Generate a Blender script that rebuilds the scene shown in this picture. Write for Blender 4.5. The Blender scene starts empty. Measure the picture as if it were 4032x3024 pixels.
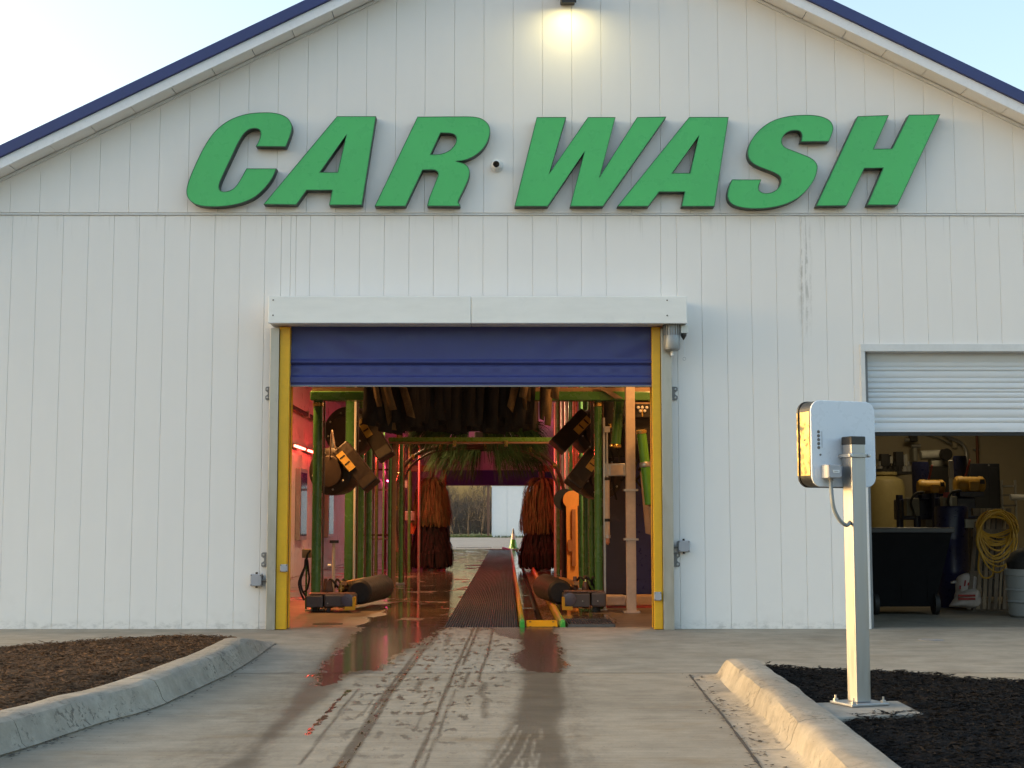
import bpy, bmesh, math, random
import numpy as np
from mathutils import Vector, Matrix, noise as mnoise

random.seed(7)
rng = np.random.default_rng(7)
SC = bpy.context.scene
COL = SC.collection
rad = math.radians

# ------------------------------------------------------------------ camera
F, CX, CY = 5590.0, 2016.0, 1512.0            # focal length and centre of the 4032 x 3024 photograph
CAM = Vector((0.37, -14.4, 1.08))
PITCH = math.atan((2050 - CY) / F)
YAW = -(CX - 1996) / F
cam = bpy.data.cameras.new('camera')
cam.sensor_width = 36.0
cam.lens = F / 4032 * 36
cam.clip_start, cam.clip_end = 0.1, 2000
camo = bpy.data.objects.new('camera', cam)
COL.objects.link(camo)
camo.location = CAM
camo.rotation_euler = (math.pi / 2 + PITCH, 0, YAW)
SC.camera = camo

# ------------------------------------------------------------------ sky, sun, exposure
SUN_EL, SUN_AZ = rad(7.0), rad(-82.0)          # azimuth from +Y towards +X: the sun stands low on the left
world = bpy.data.worlds.new('World')
SC.world = world
world.use_nodes = True
wn = world.node_tree.nodes
sky = wn.new('ShaderNodeTexSky')
sky.sky_type = 'NISHITA'
sky.sun_disc = False
sky.sun_elevation = SUN_EL
sky.sun_rotation = SUN_AZ
sky.altitude = 200
sky.air_density = 1.0
sky.dust_density = 5.0
sky.ozone_density = 1.0
world.node_tree.links.new(sky.outputs[0], wn['Background'].inputs[0])
wn['Background'].inputs[1].default_value = 0.15
sun = bpy.data.lights.new('sun', 'SUN')
sun.energy = 0.12  # low and weak
sun.angle = rad(12)
sun.color = (1.0, 0.76, 0.50)
suno = bpy.data.objects.new('sun', sun)
COL.objects.link(suno)
sd = Vector((math.sin(SUN_AZ) * math.cos(SUN_EL), math.cos(SUN_AZ) * math.cos(SUN_EL), math.sin(SUN_EL)))
suno.rotation_euler = sd.to_track_quat('Z', 'Y').to_euler()
suno.location = sd * 50
SC.view_settings.view_transform = 'Standard'
SC.view_settings.look = 'None'
SC.view_settings.exposure = 2.28
SC.view_settings.gamma = 1.0
SC.view_settings.use_curve_mapping = False
SC.cycles.use_denoising = True
SC.cycles.denoiser = 'OPENIMAGEDENOISE'
SC.cycles.max_bounces = 6
SC.cycles.diffuse_bounces = 3
SC.cycles.glossy_bounces = 3
SC.cycles.use_adaptive_sampling = True
SC.cycles.adaptive_threshold = 0.025
SC.cycles.sample_clamp_indirect = 6.0
SC.cycles.caustics_reflective = False
SC.cycles.caustics_refractive = False

# ------------------------------------------------------------------ helpers
def ray(nx, ny):
    x = (nx - CX) / F; u = -(ny - CY) / F
    cp, sp = math.cos(PITCH), math.sin(PITCH)
    d = (x, cp - u * sp, sp + u * cp)
    c, s = math.cos(YAW), math.sin(YAW)
    return Vector((d[0] * c - d[1] * s, d[0] * s + d[1] * c, d[2]))

def at(nx, ny, Y):
    """the point of the place that the photograph shows at pixel (nx, ny), standing at depth Y"""
    d = ray(nx, ny); t = (Y - CAM.y) / d.y
    return CAM + d * t

def gr(nx, ny, z=0.0):
    """the same for something lying at height z"""
    d = ray(nx, ny); t = (z - CAM.z) / d.z
    return CAM + d * t

REG = {'1': (1050, 1480, .31646), '2': (1050, 1980, .31646), '3': (1650, 1480, .31646), '4': (1650, 1980, .31646),
       '5': (2100, 1480, .31646), '6': (2100, 1980, .31646), 'r': (1500, 1640, .3617), 'g': (3380, 1660, .2948),
       'h': (3380, 2010, .2954), 'w': (900, 2450, .7233), 'l': (0, 2350, .9114), 'k': (2016, 2350, .9114)}
def N(k, x, y):
    o = REG[k]
    return (o[0] + x * o[2], o[1] + y * o[2])
def nat(k, x, y, Y): return at(*N(k, x, y), Y)
def ngr(k, x, y, z=0.0): return gr(*N(k, x, y), z)

def wloc(o):
    v = Vector((0, 0, 0))
    while o is not None:
        v += o.location; o = o.parent
    return v

class MB:
    """collects simple shapes in world coordinates; build() links them as one mesh object"""
    def __init__(s): s.v, s.f = [], []
    def add(s, vs, fs):
        b = len(s.v)
        s.v += [tuple(v) for v in vs]
        s.f += [tuple(b + i for i in f) for f in fs]
        return s
    def box(s, x0, x1, y0, y1, z0, z1):
        vs = [(x, y, z) for z in (z0, z1) for y in (y0, y1) for x in (x0, x1)]
        return s.add(vs, [(0, 2, 3, 1), (4, 5, 7, 6), (0, 1, 5, 4), (2, 6, 7, 3), (0, 4, 6, 2), (1, 3, 7, 5)])
    def obox(s, c, ax, ay, az):
        """oriented box: centre and three half-axis vectors"""
        c, ax, ay, az = map(Vector, (c, ax, ay, az))
        vs = [c + ax * i + ay * j + az * k for k in (-1, 1) for j in (-1, 1) for i in (-1, 1)]
        return s.add(vs, [(0, 2, 3, 1), (4, 5, 7, 6), (0, 1, 5, 4), (2, 6, 7, 3), (0, 4, 6, 2), (1, 3, 7, 5)])
    def frame(s, d):
        d = Vector(d).normalized()
        u = d.cross(Vector((0, 0, 1)))
        if u.length < 1e-4: u = Vector((1, 0, 0))
        u.normalize()
        return u, u.cross(d).normalized()
    def tube(s, p0, p1, r0, r1=None, n=12, caps=True):
        p0, p1 = Vector(p0), Vector(p1)
        r1 = r0 if r1 is None else r1
        u, w = s.frame(p1 - p0)
        vs = []
        for p, r in ((p0, r0), (p1, r1)):
            vs += [p + (u * math.cos(2 * math.pi * i / n) + w * math.sin(2 * math.pi * i / n)) * r for i in range(n)]
        fs = [(i, (i + 1) % n, n + (i + 1) % n, n + i) for i in range(n)]
        if caps: fs += [tuple(range(n))[::-1], tuple(range(n, 2 * n))]
        return s.add(vs, fs)
    def pipe(s, pts, r, n=8, caps=True):
        pts = [Vector(p) for p in pts]
        rs = r if isinstance(r, (list, tuple)) else [r] * len(pts)
        vs, fs = [], []
        u = None
        for k, p in enumerate(pts):
            d = (pts[min(k + 1, len(pts) - 1)] - pts[max(k - 1, 0)]).normalized()
            if u is None: u, w = s.frame(d)
            else:
                u = (u - d * u.dot(d)).normalized(); w = d.cross(u)
            vs += [p + (u * math.cos(2 * math.pi * i / n) + w * math.sin(2 * math.pi * i / n)) * rs[k] for i in range(n)]
        for k in range(len(pts) - 1):
            fs += [(k * n + i, k * n + (i + 1) % n, (k + 1) * n + (i + 1) % n, (k + 1) * n + i) for i in range(n)]
        if caps: fs += [tuple(range(n))[::-1], tuple(range((len(pts) - 1) * n, len(pts) * n))]
        return s.add(vs, fs)
    def lathe(s, c, axis, prof, n=20):
        """prof: list of (distance along the axis, radius)"""
        c, axis = Vector(c), Vector(axis).normalized()
        u, w = s.frame(axis)
        vs = []
        for h, r in prof:
            vs += [c + axis * h + (u * math.cos(2 * math.pi * i / n) + w * math.sin(2 * math.pi * i / n)) * max(r, 1e-4) for i in range(n)]
        m = len(prof)
        fs = [(k * n + i, k * n + (i + 1) % n, (k + 1) * n + (i + 1) % n, (k + 1) * n + i) for k in range(m - 1) for i in range(n)]
        fs += [tuple(range(n))[::-1], tuple(range((m - 1) * n, m * n))]
        return s.add(vs, fs)
    def prism(s, poly, d):
        """closed outline of world points swept by the vector d"""
        n = len(poly); d = Vector(d)
        vs = [Vector(p) for p in poly] + [Vector(p) + d for p in poly]
        fs = [tuple(range(n)), tuple(range(n, 2 * n))[::-1]]
        fs += [(i, (i + 1) % n, n + (i + 1) % n, n + i) for i in range(n)]
        return s.add(vs, fs)
    def build(s, name, m, parent=None, smooth=False, bevel=0.0, seg=2, fix=True):
        off = wloc(parent)
        me = bpy.data.meshes.new(name)
        me.from_pydata([(v[0] - off.x, v[1] - off.y, v[2] - off.z) for v in s.v], [], s.f)
        if fix:
            bm = bmesh.new(); bm.from_mesh(me)
            bmesh.ops.recalc_face_normals(bm, faces=bm.faces)
            bm.to_mesh(me); bm.free()
        me.materials.append(m)
        return link(name, me, parent, smooth, bevel, seg)

def link(name, me, parent=None, smooth=False, bevel=0.0, seg=2):
    if smooth:
        me.polygons.foreach_set('use_smooth', [True] * len(me.polygons))
        if smooth != 'full':
            me.set_sharp_from_angle(angle=rad(38))
    o = bpy.data.objects.new(name, me)
    COL.objects.link(o)
    if parent is not None: o.parent = parent
    if bevel:
        b = o.modifiers.new('bevel', 'BEVEL'); b.width = bevel; b.segments = seg; b.limit_method = 'ANGLE'; b.angle_limit = rad(40)
    return o

def tag(o, label=None, cat=None, group=None, kind=None):
    if label: o['label'] = label
    if cat: o['category'] = cat
    if group: o['group'] = group
    if kind: o['kind'] = kind
    return o

def thing(name, label, cat, loc=(0, 0, 0), group=None):
    o = bpy.data.objects.new(name, None)
    o.empty_display_size = 0.1
    COL.objects.link(o)
    o.location = loc
    return tag(o, label, cat, group)

def struct(o): return tag(o, kind='structure')

def lamp(name, kind, loc, energy, color, parent=None, size=0.2, size_y=None, aim=None, spread=None, spot=None):
    l = bpy.data.lights.new(name, kind)
    l.energy = energy; l.color = color
    if kind == 'AREA':
        l.size = size
        if size_y: l.shape = 'RECTANGLE'; l.size_y = size_y
        if spread: l.spread = spread
    elif kind == 'SPOT':
        l.spot_size = spot or rad(90); l.spot_blend = 0.8; l.shadow_soft_size = size
    else: l.shadow_soft_size = size
    o = bpy.data.objects.new(name, l)
    COL.objects.link(o)
    off = wloc(parent)
    o.location = Vector(loc) - off
    if parent is not None: o.parent = parent
    if aim is not None: o.rotation_euler = Vector(aim).to_track_quat('-Z', 'Y').to_euler()
    return o

# ------------------------------------------------------------------ materials
def nodes(name):
    m = bpy.data.materials.new(name); m.use_nodes = True
    nt = m.node_tree
    return m, nt, nt.nodes['Principled BSDF']

class G:
    """tiny node-graph writer"""
    def __init__(s, nt): s.nt = nt; s.pos = s.n('ShaderNodeNewGeometry').outputs['Position']
    def n(s, t, **k):
        nd = s.nt.nodes.new(t)
        for a, b in k.items(): setattr(nd, a, b)
        return nd
    def put(s, sock, v):
        if isinstance(v, bpy.types.NodeSocket): s.nt.links.new(v, sock)
        elif v is not None: sock.default_value = v
    def vmul(s, vec, k):
        nd = s.n('ShaderNodeVectorMath', operation='MULTIPLY'); s.put(nd.inputs[0], vec); nd.inputs[1].default_value = k
        return nd.outputs[0]
    def noise(s, scale, vec=None, detail=4, rough=.55, stretch=None):
        nd = s.n('ShaderNodeTexNoise'); nd.inputs['Scale'].default_value = scale
        nd.inputs['Detail'].default_value = detail; nd.inputs['Roughness'].default_value = rough
        v = s.pos if vec is None else vec
        if stretch: v = s.vmul(v, stretch)
        s.put(nd.inputs['Vector'], v)
        return nd.outputs['Fac']
    def math(s, op, a, b=None, clamp=False):
        nd = s.n('ShaderNodeMath', operation=op, use_clamp=clamp); s.put(nd.inputs[0], a)
        if b is not None: s.put(nd.inputs[1], b)
        return nd.outputs[0]
    def ramp(s, v, lo, hi, a=0.0, b=1.0):
        nd = s.n('ShaderNodeMapRange', interpolation_type='SMOOTHSTEP')
        s.put(nd.inputs['Value'], v); s.put(nd.inputs['From Min'], lo); s.put(nd.inputs['From Max'], hi)
        s.put(nd.inputs['To Min'], a); s.put(nd.inputs['To Max'], b)
        return nd.outputs[0]
    def mix(s, f, a, b, op='MIX'):
        nd = s.n('ShaderNodeMix', data_type='RGBA', blend_type=op)
        s.put(nd.inputs[0], f); s.put(nd.inputs[6], a); s.put(nd.inputs[7], b)
        return nd.outputs[2]
    def fmix(s, f, a, b):
        nd = s.n('ShaderNodeMix', data_type='FLOAT')
        s.put(nd.inputs[0], f); s.put(nd.inputs[2], a); s.put(nd.inputs[3], b)
        return nd.outputs[0]
    def attr(s, name):
        return s.n('ShaderNodeAttribute', attribute_name=name).outputs['Fac']
    def bump(s, h, strength=.3, dist=.01, normal=None):
        nd = s.n('ShaderNodeBump'); nd.inputs['Strength'].default_value = strength; nd.inputs['Distance'].default_value = dist
        s.put(nd.inputs['Height'], h)
        if normal is not None: s.put(nd.inputs['Normal'], normal)
        return nd.outputs[0]

def c4(c): return (c[0], c[1], c[2], 1.0)
_mats = {}
def mat(name, col, rough=.5, metal=0.0, var=.12, vs=4.0, dirt=0.0, bump=0.0, bs=80.0, spec=.5, coat=0.0, stretch=None, rv=.1):
    """painted / metal / plastic surface: base colour with soft mottling, roughness variation and fine relief"""
    if name in _mats: return _mats[name]
    m, nt, p = nodes(name); g = G(nt)
    a = g.noise(vs, stretch=stretch)
    b = g.noise(vs * 6.3, stretch=stretch)
    f = g.math('ADD', g.math('MULTIPLY', a, .6), g.math('MULTIPLY', b, .4))
    lo = tuple(max(0, c * (1 - var)) for c in col); hi = tuple(min(1, c * (1 + var)) for c in col)
    colr = g.mix(g.ramp(f, .3, .7), c4(lo), c4(hi))
    if dirt:
        d = g.ramp(g.noise(vs * 2.1, detail=8, rough=.7), .56, .74)
        colr = g.mix(g.math('MULTIPLY', d, dirt), colr, c4(tuple(c * .35 + .01 for c in col)))
    g.put(p.inputs['Base Color'], colr)
    g.put(p.inputs['Roughness'], g.ramp(b, .25, .75, max(.02, rough - rv), min(1, rough + rv)))
    p.inputs['Metallic'].default_value = metal
    p.inputs['Specular IOR Level'].default_value = spec
    if coat: p.inputs['Coat Weight'].default_value = coat
    if bump: g.put(p.inputs['Normal'], g.bump(g.noise(bs, detail=3, stretch=stretch), bump, .004))
    _mats[name] = m
    return m

def glow(name, col, strength):
    if name in _mats: return _mats[name]
    m, nt, p = nodes(name)
    p.inputs['Base Color'].default_value = c4(col)
    p.inputs['Emission Color'].default_value = c4(col)
    p.inputs['Emission Strength'].default_value = strength
    _mats[name] = m
    return m

# ------------------------------------------------------------------ surface materials of the setting
def concrete(name, col=(.305, .275, .222), wet=False, broom=True, pits=0.0, stain=.35, rough=.85):
    m, nt, p = nodes(name); g = G(nt)
    big = g.noise(.55, detail=5)
    mid = g.noise(3.2, detail=6, rough=.65)
    fine = g.noise(70, detail=3)
    br = g.noise(6, detail=5, rough=.6, stretch=(.22, 3.4, 1)) if broom else g.noise(14, detail=5)
    f = g.math('ADD', g.math('MULTIPLY', big, .35), g.math('ADD', g.math('MULTIPLY', mid, .42), g.math('MULTIPLY', br, .23)))
    lo = tuple(c * .72 for c in col); hi = tuple(c * 1.22 for c in col)
    colr = g.mix(g.ramp(f, .34, .66), c4(lo), c4(hi))
    colr = g.mix(g.ramp(fine, .35, .75, 0, .22), colr, c4(tuple(c * .6 for c in col)))
    st = g.ramp(g.noise(1.1, detail=7, rough=.7, stretch=(.6, 1.7, 1)), .52, .72, 0, stain)
    colr = g.mix(st, colr, c4((col[0] * .74, col[1] * .62, col[2] * .46)))
    colr = g.mix(g.ramp(g.noise(2.3, detail=8, rough=.75), .50, .70, 0, .45), colr, c4((col[0] * .62, col[1] * .57, col[2] * .5)))
    colr = g.mix(g.ramp(g.noise(45, detail=2), .70, .74, 0, .7), colr, c4((.05, .045, .04)))
    if pits:
        pt = g.ramp(g.noise(26, detail=6, rough=.75), .55, .62)
        pz = g.ramp(g.noise(2.0, detail=3), .42, .6)
        pm = g.math('MULTIPLY', pt, g.math('MULTIPLY', pz, pits))
        colr = g.mix(pm, colr, c4((.10, .085, .07)))
    rg = rough; h = g.math('ADD', g.math('MULTIPLY', fine, .5), br)
    nrm = g.bump(h, .25, .003)
    if pits: nrm = g.bump(g.math('MULTIPLY', pm, -1.0), .8, .01, nrm)
    if wet:
        edge = g.math('ADD', g.math('MULTIPLY', g.math('SUBTRACT', g.noise(7, detail=6, rough=.7, stretch=(1.3, .45, 1)), .5), 1.1),
                      g.math('MULTIPLY', g.math('SUBTRACT', g.noise(26, detail=4, stretch=(1.3, .4, 1)), .5), .7))
        w = g.ramp(g.math('ADD', g.attr('wet'), edge), .44, .56)
        dm = g.ramp(g.math('ADD', g.attr('damp'), g.math('MULTIPLY', edge, .6)), .15, .85)
        sp = g.noise(12, detail=5, rough=.66, stretch=(1.0, .38, 1))
        spk = g.math('MULTIPLY', g.ramp(sp, .55, .585), g.ramp(g.attr('speck'), .1, .6))
        dark = g.math('MAXIMUM', g.math('MULTIPLY', dm, .80), g.math('MAXIMUM', g.math('MULTIPLY', spk, .95), w))
        wc = tuple(c * .30 for c in col)
        colr = g.mix(dark, colr, g.mix(1.0, colr, c4((.31, .27, .23)), 'MULTIPLY'))
        gl = g.math('MAXIMUM', w, g.math('MULTIPLY', spk, .6))
        rg = g.fmix(gl, g.fmix(dm, rough, .55), .13)
        wv = g.bump(g.noise(3.0, detail=2), .05, .01)
        nd = g.n('ShaderNodeMix', data_type='VECTOR')
        g.put(nd.inputs[0], gl); g.put(nd.inputs[4], nrm); g.put(nd.inputs[5], wv)
        nrm = nd.outputs[1]
    g.put(p.inputs['Base Color'], colr)
    g.put(p.inputs['Roughness'], rg)
    g.put(p.inputs['Normal'], nrm)
    g.put(p.inputs['Specular IOR Level'], g.fmix(gl, .12, .42) if wet else .2)
    return m

def wall_white(name, col, streak=True):
    m, nt, p = nodes(name); g = G(nt)
    big = g.noise(.5, detail=4); mid = g.noise(5, detail=4, stretch=(1, 1, .25))
    f = g.math('ADD', g.math('MULTIPLY', big, .6), g.math('MULTIPLY', mid, .4))
    colr = g.mix(g.ramp(f, .3, .7), c4(tuple(c * .985 for c in col)), c4(tuple(min(1, c * 1.012) for c in col)))
    sep = g.n('ShaderNodeSeparateXYZ'); g.put(sep.inputs[0], g.pos)
    x, z = sep.outputs[0], sep.outputs[2]
    # splash dirt along the foot of the wall
    foot = g.math('MULTIPLY', g.ramp(z, .11, .015), g.ramp(g.noise(9, detail=6, rough=.7, stretch=(1, 1, 2)), .42, .68))
    foot2 = g.math('MULTIPLY', g.ramp(z, .55, .02), g.ramp(g.noise(4, detail=5), .5, .75, 0, .12))
    colr = g.mix(g.math('MULTIPLY', foot, .38), colr, c4((.20, .19, .165)))
    colr = g.mix(foot2, colr, c4((.40, .38, .33)))
    if streak:
        # drip runs below the joint, one long run on the right
        run = g.noise(22, detail=5, rough=.7, stretch=(1, 1, .05))
        brk = g.noise(16, detail=6, rough=.75, stretch=(1, 1, .5))
        top = g.math('MULTIPLY', g.ramp(z, 3.86, 4.2), g.ramp(run, .54, .70, 0, .22))
        colr = g.mix(top, colr, c4((.36, .34, .29)))
        dx = g.math('ABSOLUTE', g.math('SUBTRACT', x, 3.43))
        band = g.math('MULTIPLY', g.ramp(dx, .095, .02), g.ramp(z, 2.65, 3.5))
        lng = g.math('MULTIPLY', band, g.math('MULTIPLY', g.ramp(run, .44, .56), g.ramp(brk, .40, .56, .1, 1)))
        colr = g.mix(g.math('MULTIPLY', lng, .5), colr, c4((.30, .28, .24)))
    g.put(p.inputs['Base Color'], colr)
    p.inputs['Roughness'].default_value = .42
    p.inputs['Specular IOR Level'].default_value = .35
    g.put(p.inputs['Normal'], g.bump(g.math('ADD', g.noise(160, detail=2), g.math('MULTIPLY', g.noise(14, detail=2), .35)), .22, .002))
    return m

M_WALL = wall_white('white_wall_paint', (.84, .815, .785))
M_WALL_UP = wall_white('white_gable_paint', (.84, .815, .785), streak=False)
M_JOINT = mat('wall_joint', (.72, .71, .69), .8)
M_TRIM = mat('white_trim_paint', (.68, .69, .69), .4, var=.05)
M_FASCIA = mat('white_fascia_paint', (.82, .83, .86), .35, var=.04)
M_SOFFIT = mat('soffit_paint', (.80, .79, .77), .55, var=.03)
M_ROOF = mat('blue_roof_metal', (.030, .045, .17), .38, var=.08)
M_GREEN = mat('green_sign_face', (.080, .50, .15), .32, var=.06, vs=1.2, spec=.35)
M_RETURN = mat('dark_sign_return', (.020, .035, .028), .45)
M_ALU = mat('brushed_aluminium', (.46, .43, .38), .42, metal=.85, var=.12, vs=3, dirt=.25, stretch=(1, 1, .25))
M_ALU_PAINT = mat('worn_aluminium_header', (.84, .84, .81), .42, metal=.05, var=.05, vs=2.2, dirt=.12, stretch=(.25, 1, 1))
M_YEL = mat('yellow_guide_plastic', (.72, .40, .012), .42, var=.07, dirt=.15)
M_BLUEV = mat('blue_door_vinyl', (.036, .046, .19), .42, var=.08, vs=2)
M_GREYBOX = mat('grey_box_plastic', (.36, .37, .40), .5, var=.04)
M_GREYMET = mat('grey_painted_steel', (.22, .22, .22), .5, var=.1)
M_SCREW = mat('screw_steel', (.16, .15, .14), .4, metal=.7)
M_BLACK = mat('black_plastic', (.018, .017, .016), .45)
M_RUB = mat('black_rubber', (.012, .011, .011), .65)
M_STEEL = mat('galvanised_steel', (.50, .50, .49), .38, metal=.8, dirt=.2)
M_WHITEP = mat('white_plastic', (.74, .75, .75), .4, var=.04)
M_LENS = mat('dark_camera_glass', (.008, .008, .010), .08)
M_CONC = concrete('dry_concrete')
M_CONCW = concrete('driveway_concrete', (.300, .262, .202), wet=True, stain=.7)
M_CONCA = concrete('apron_concrete', wet=True, stain=.35)
M_KERB = concrete('kerb_concrete', (.31, .278, .226), broom=False, pits=.6, stain=.3)
M_PAD = concrete('pad_concrete', (.30, .285, .25), broom=False, stain=.15)

# ------------------------------------------------------------------ ground sheets
def tensor(x0, x1, xa, xb, step, coarse):
    a = list(np.arange(x0, xa, coarse)) + list(np.arange(xa, xb, step)) + list(np.arange(xb, x1, coarse)) + [x1]
    return np.array(sorted(set(round(float(v), 4) for v in a)))

def seg_dist(px, py, pts):
    best = np.full(px.shape, 1e9)
    for (ax, ay), (bx, by) in zip(pts[:-1], pts[1:]):
        dx, dy = bx - ax, by - ay
        t = np.clip(((px - ax) * dx + (py - ay) * dy) / (dx * dx + dy * dy + 1e-12), 0, 1)
        best = np.minimum(best, np.hypot(px - ax - t * dx, py - ay - t * dy))
    return best
def in_poly(px, py, pts):
    r = np.zeros(px.shape, bool); n = len(pts)
    for i in range(n):
        (ax, ay), (bx, by) = pts[i], pts[(i + 1) % n]
        c = ((ay > py) != (by > py)) & (px < (bx - ax) * (py - ay) / (by - ay + 1e-12) + ax)
        r ^= c
    return r
def soft_poly(px, py, pts, w):
    d = seg_dist(px, py, pts + [pts[0]])
    s = np.where(in_poly(px, py, pts), d, -d)
    return np.clip(.5 + s / (2 * w), 0, 1)

WP = lambda L: [tuple(ngr('w', x, y)[:2]) for x, y in L]
WET_L = WP([(735, 20), (1180, 20), (1120, 75), (1010, 125), (905, 190), (865, 235), (800, 262), (680, 268), (625, 300), (585, 330), (520, 345), (470, 330), (480, 270), (600, 150), (700, 50)])
WET_R = WP([(1400, 25), (1775, 25), (1800, 90), (1812, 160), (1850, 235), (1800, 275), (1610, 268), (1575, 235), (1530, 195), (1590, 150), (1575, 95), (1480, 70)])
STREAK = WP([(655, 370), (590, 430), (520, 515), (470, 560), (430, 608)])
DAMP_L = WP([(640, 20), (1200, 20), (1060, 120), (900, 210), (840, 262), (640, 300), (560, 390), (430, 490), (300, 600), (190, 700), (150, 800), (-60, 800), (60, 720), (260, 520), (400, 330), (540, 150)])
DAMP_R = WP([(1380, 25), (1790, 25), (1840, 180), (1860, 250), (1810, 300), (1830, 380), (1840, 480), (1800, 560), (1830, 640), (1870, 800), (1370, 800), (1500, 610),
             (1560, 480), (1590, 380), (1600, 300), (1570, 250), (1520, 200), (1580, 150), (1570, 90)])
HALO_L = WP([(560, 20), (760, 20), (600, 300), (300, 620), (100, 800), (-420, 800), (0, 600), (250, 380), (450, 150)])
HALO_R = WP([(1760, 25), (1840, 40), (1900, 200), (1940, 400), (1980, 600), (2020, 800), (1800, 800), (1800, 300)])
SPECK = WP([(1100, 25), (1480, 25), (1560, 150), (1560, 300), (1540, 480), (1440, 680), (1390, 800), (300, 800), (500, 520), (640, 330), (860, 260), (980, 140)])
LINES = [([(1165, -8), (1080, 90), (985, 215), (880, 350), (800, 455), (760, 540), (680, 650), (580, 800)], .022, .9),
         ([(1150, 40), (1060, 150), (955, 290), (870, 400), (815, 500), (730, 630), (660, 740), (620, 800)], .026, 1.0),
         ([(1345, 10), (1290, 130), (1215, 300), (1160, 430), (1110, 570), (1040, 720), (1000, 800)], .018, .95),
         ([(1365, 20), (1310, 150), (1275, 235)], .020, .9), ([(1232, 365), (1180, 510), (1110, 680), (1055, 800)], .014, .75),
         ([(710, 362), (620, 470), (500, 630), (385, 775)], .016, .75), ([(1440, 30), (1412, 170), (1372, 270), (1362, 318), (1385, 330)], .018, .9),
         ([(1395, 330), (1370, 390), (1405, 420), (1390, 470), (1400, 520)], .045, .62), ([(1050, 320), (1025, 355), (1040, 385)], .035, .7),
         ([(1310, 270), (1270, 360)], .025, .7), ([(1118, 355), (1020, 575)], .010, .55), ([(940, 525), (870, 665)], .010, .5),
         ([(785, 420), (745, 480), (690, 520)], .018, .6), ([(1120, 90), (1080, 145)], .05, .6), ([(1210, 60), (1180, 130)], .045, .6)]
FAN = [[(1570, 560), (1500, 680), (1410, 800)], [(1590, 590), (1540, 690), (1450, 800)], [(1640, 610), (1600, 700), (1540, 800)],
       [(1670, 630), (1655, 700), (1640, 800)], [(1610, 740), (1590, 800)], [(1700, 580), (1705, 640)], [(1690, 715), (1670, 800)]]

def ground_sheet(name, xs, ys, z, m, wet=False):
    X, Y = np.meshgrid(xs, ys)
    nx, ny = len(xs), len(ys)
    me = bpy.data.meshes.new(name)
    v = np.stack([X.ravel(), Y.ravel(), np.full(X.size, z)], 1)
    i = np.arange(nx * ny).reshape(ny, nx)
    q = np.stack([i[:-1, :-1], i[:-1, 1:], i[1:, 1:], i[1:, :-1]], -1).reshape(-1, 4)
    me.vertices.add(len(v)); me.vertices.foreach_set('co', v.ravel())
    me.loops.add(q.size); me.loops.foreach_set('vertex_index', q.ravel())
    me.polygons.add(len(q)); me.polygons.foreach_set('loop_start', np.arange(0, q.size, 4)); me.polygons.foreach_set('loop_total', np.full(len(q), 4))
    me.update(); me.validate()
    if wet:
        px, py = X.ravel(), Y.ravel()
        w = np.maximum(soft_poly(px, py, WET_L, .20), soft_poly(px, py, WET_R, .13) * .95)
        d = seg_dist(px, py, STREAK); w = np.maximum(w, np.clip(1.0 - d / .06, 0, 1) * .62)
        for L, wd, s in LINES:
            d = seg_dist(px, py, WP(L)); w = np.maximum(w, s * np.clip(1.2 - d / (wd * 1.0), 0, 1) * .50)
        dm = np.maximum(soft_poly(px, py, DAMP_L, .10), soft_poly(px, py, DAMP_R, .07))
        dm = np.maximum(dm, soft_poly(px, py, HALO_R, .22) * .62)
        dm = np.maximum(dm, soft_poly(px, py, HALO_L, .4) * .62)
        dm = np.maximum(dm, soft_poly(px, py, SPECK, .3) * .16)
        for L, wd, s in LINES:
            d = seg_dist(px, py, WP(L)); dm = np.maximum(dm, s * np.clip(1.25 - d / (wd * .95), 0, 1))
        for L in FAN:
            d = seg_dist(px, py, WP(L)); dm = dm * np.clip(.35 + d / .03, 0, 1)
        sp = soft_poly(px, py, SPECK, .25) * np.clip(1.15 + py / 9.5, .35, 1)
        for nm, val in (('wet', w), ('damp', dm), ('speck', sp)):
            a = me.attributes.new(nm, 'FLOAT', 'POINT'); a.data.foreach_set('value', val.astype(np.float32))
    me.materials.append(m)
    o = bpy.data.objects.new(name, me); COL.objects.link(o)
    return struct(o)

JY = -4.14
struct(MB().box(-300, 300, -300, 0.6, -1.2, -0.16).build('ground', mat('ground_soil', (.12, .10, .075), .95)))
ground_sheet('driveway', tensor(-9, 12, -2.6, 2.3, .016, .6), tensor(-14, JY - .012, -8.4, JY - .012, .022, .6), 0.0, M_CONCW, True)
ground_sheet('concrete_apron', tensor(-9, 12, -2.6, 2.3, .016, .6), tensor(JY + .012, 0.20, JY + .012, 0.20, .022, .6), 0.0, M_CONCA, True)
struct(MB().box(-9, 12, JY - .05, JY + .05, -.06, -.014).build('joint_filler', mat('joint_filler', (.05, .045, .04), .9)))
ch = thing('drain_cover', 'small round dark drain cover set in the concrete near the open garage', 'drain cover', tuple(gr(3665, 2519)))
MB().lathe(gr(3665, 2519, .004), (0, 0, 1), [(-.02, .09), (.0, .09), (.004, .08), (.002, .075)], 20).build('lid', M_GREYMET, ch)
MB().lathe(gr(3665, 2519, .002), (0, 0, 1), [(-.02, .115), (.0, .115), (.002, .10)], 20).build('rim', M_GREYMET, ch)

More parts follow.
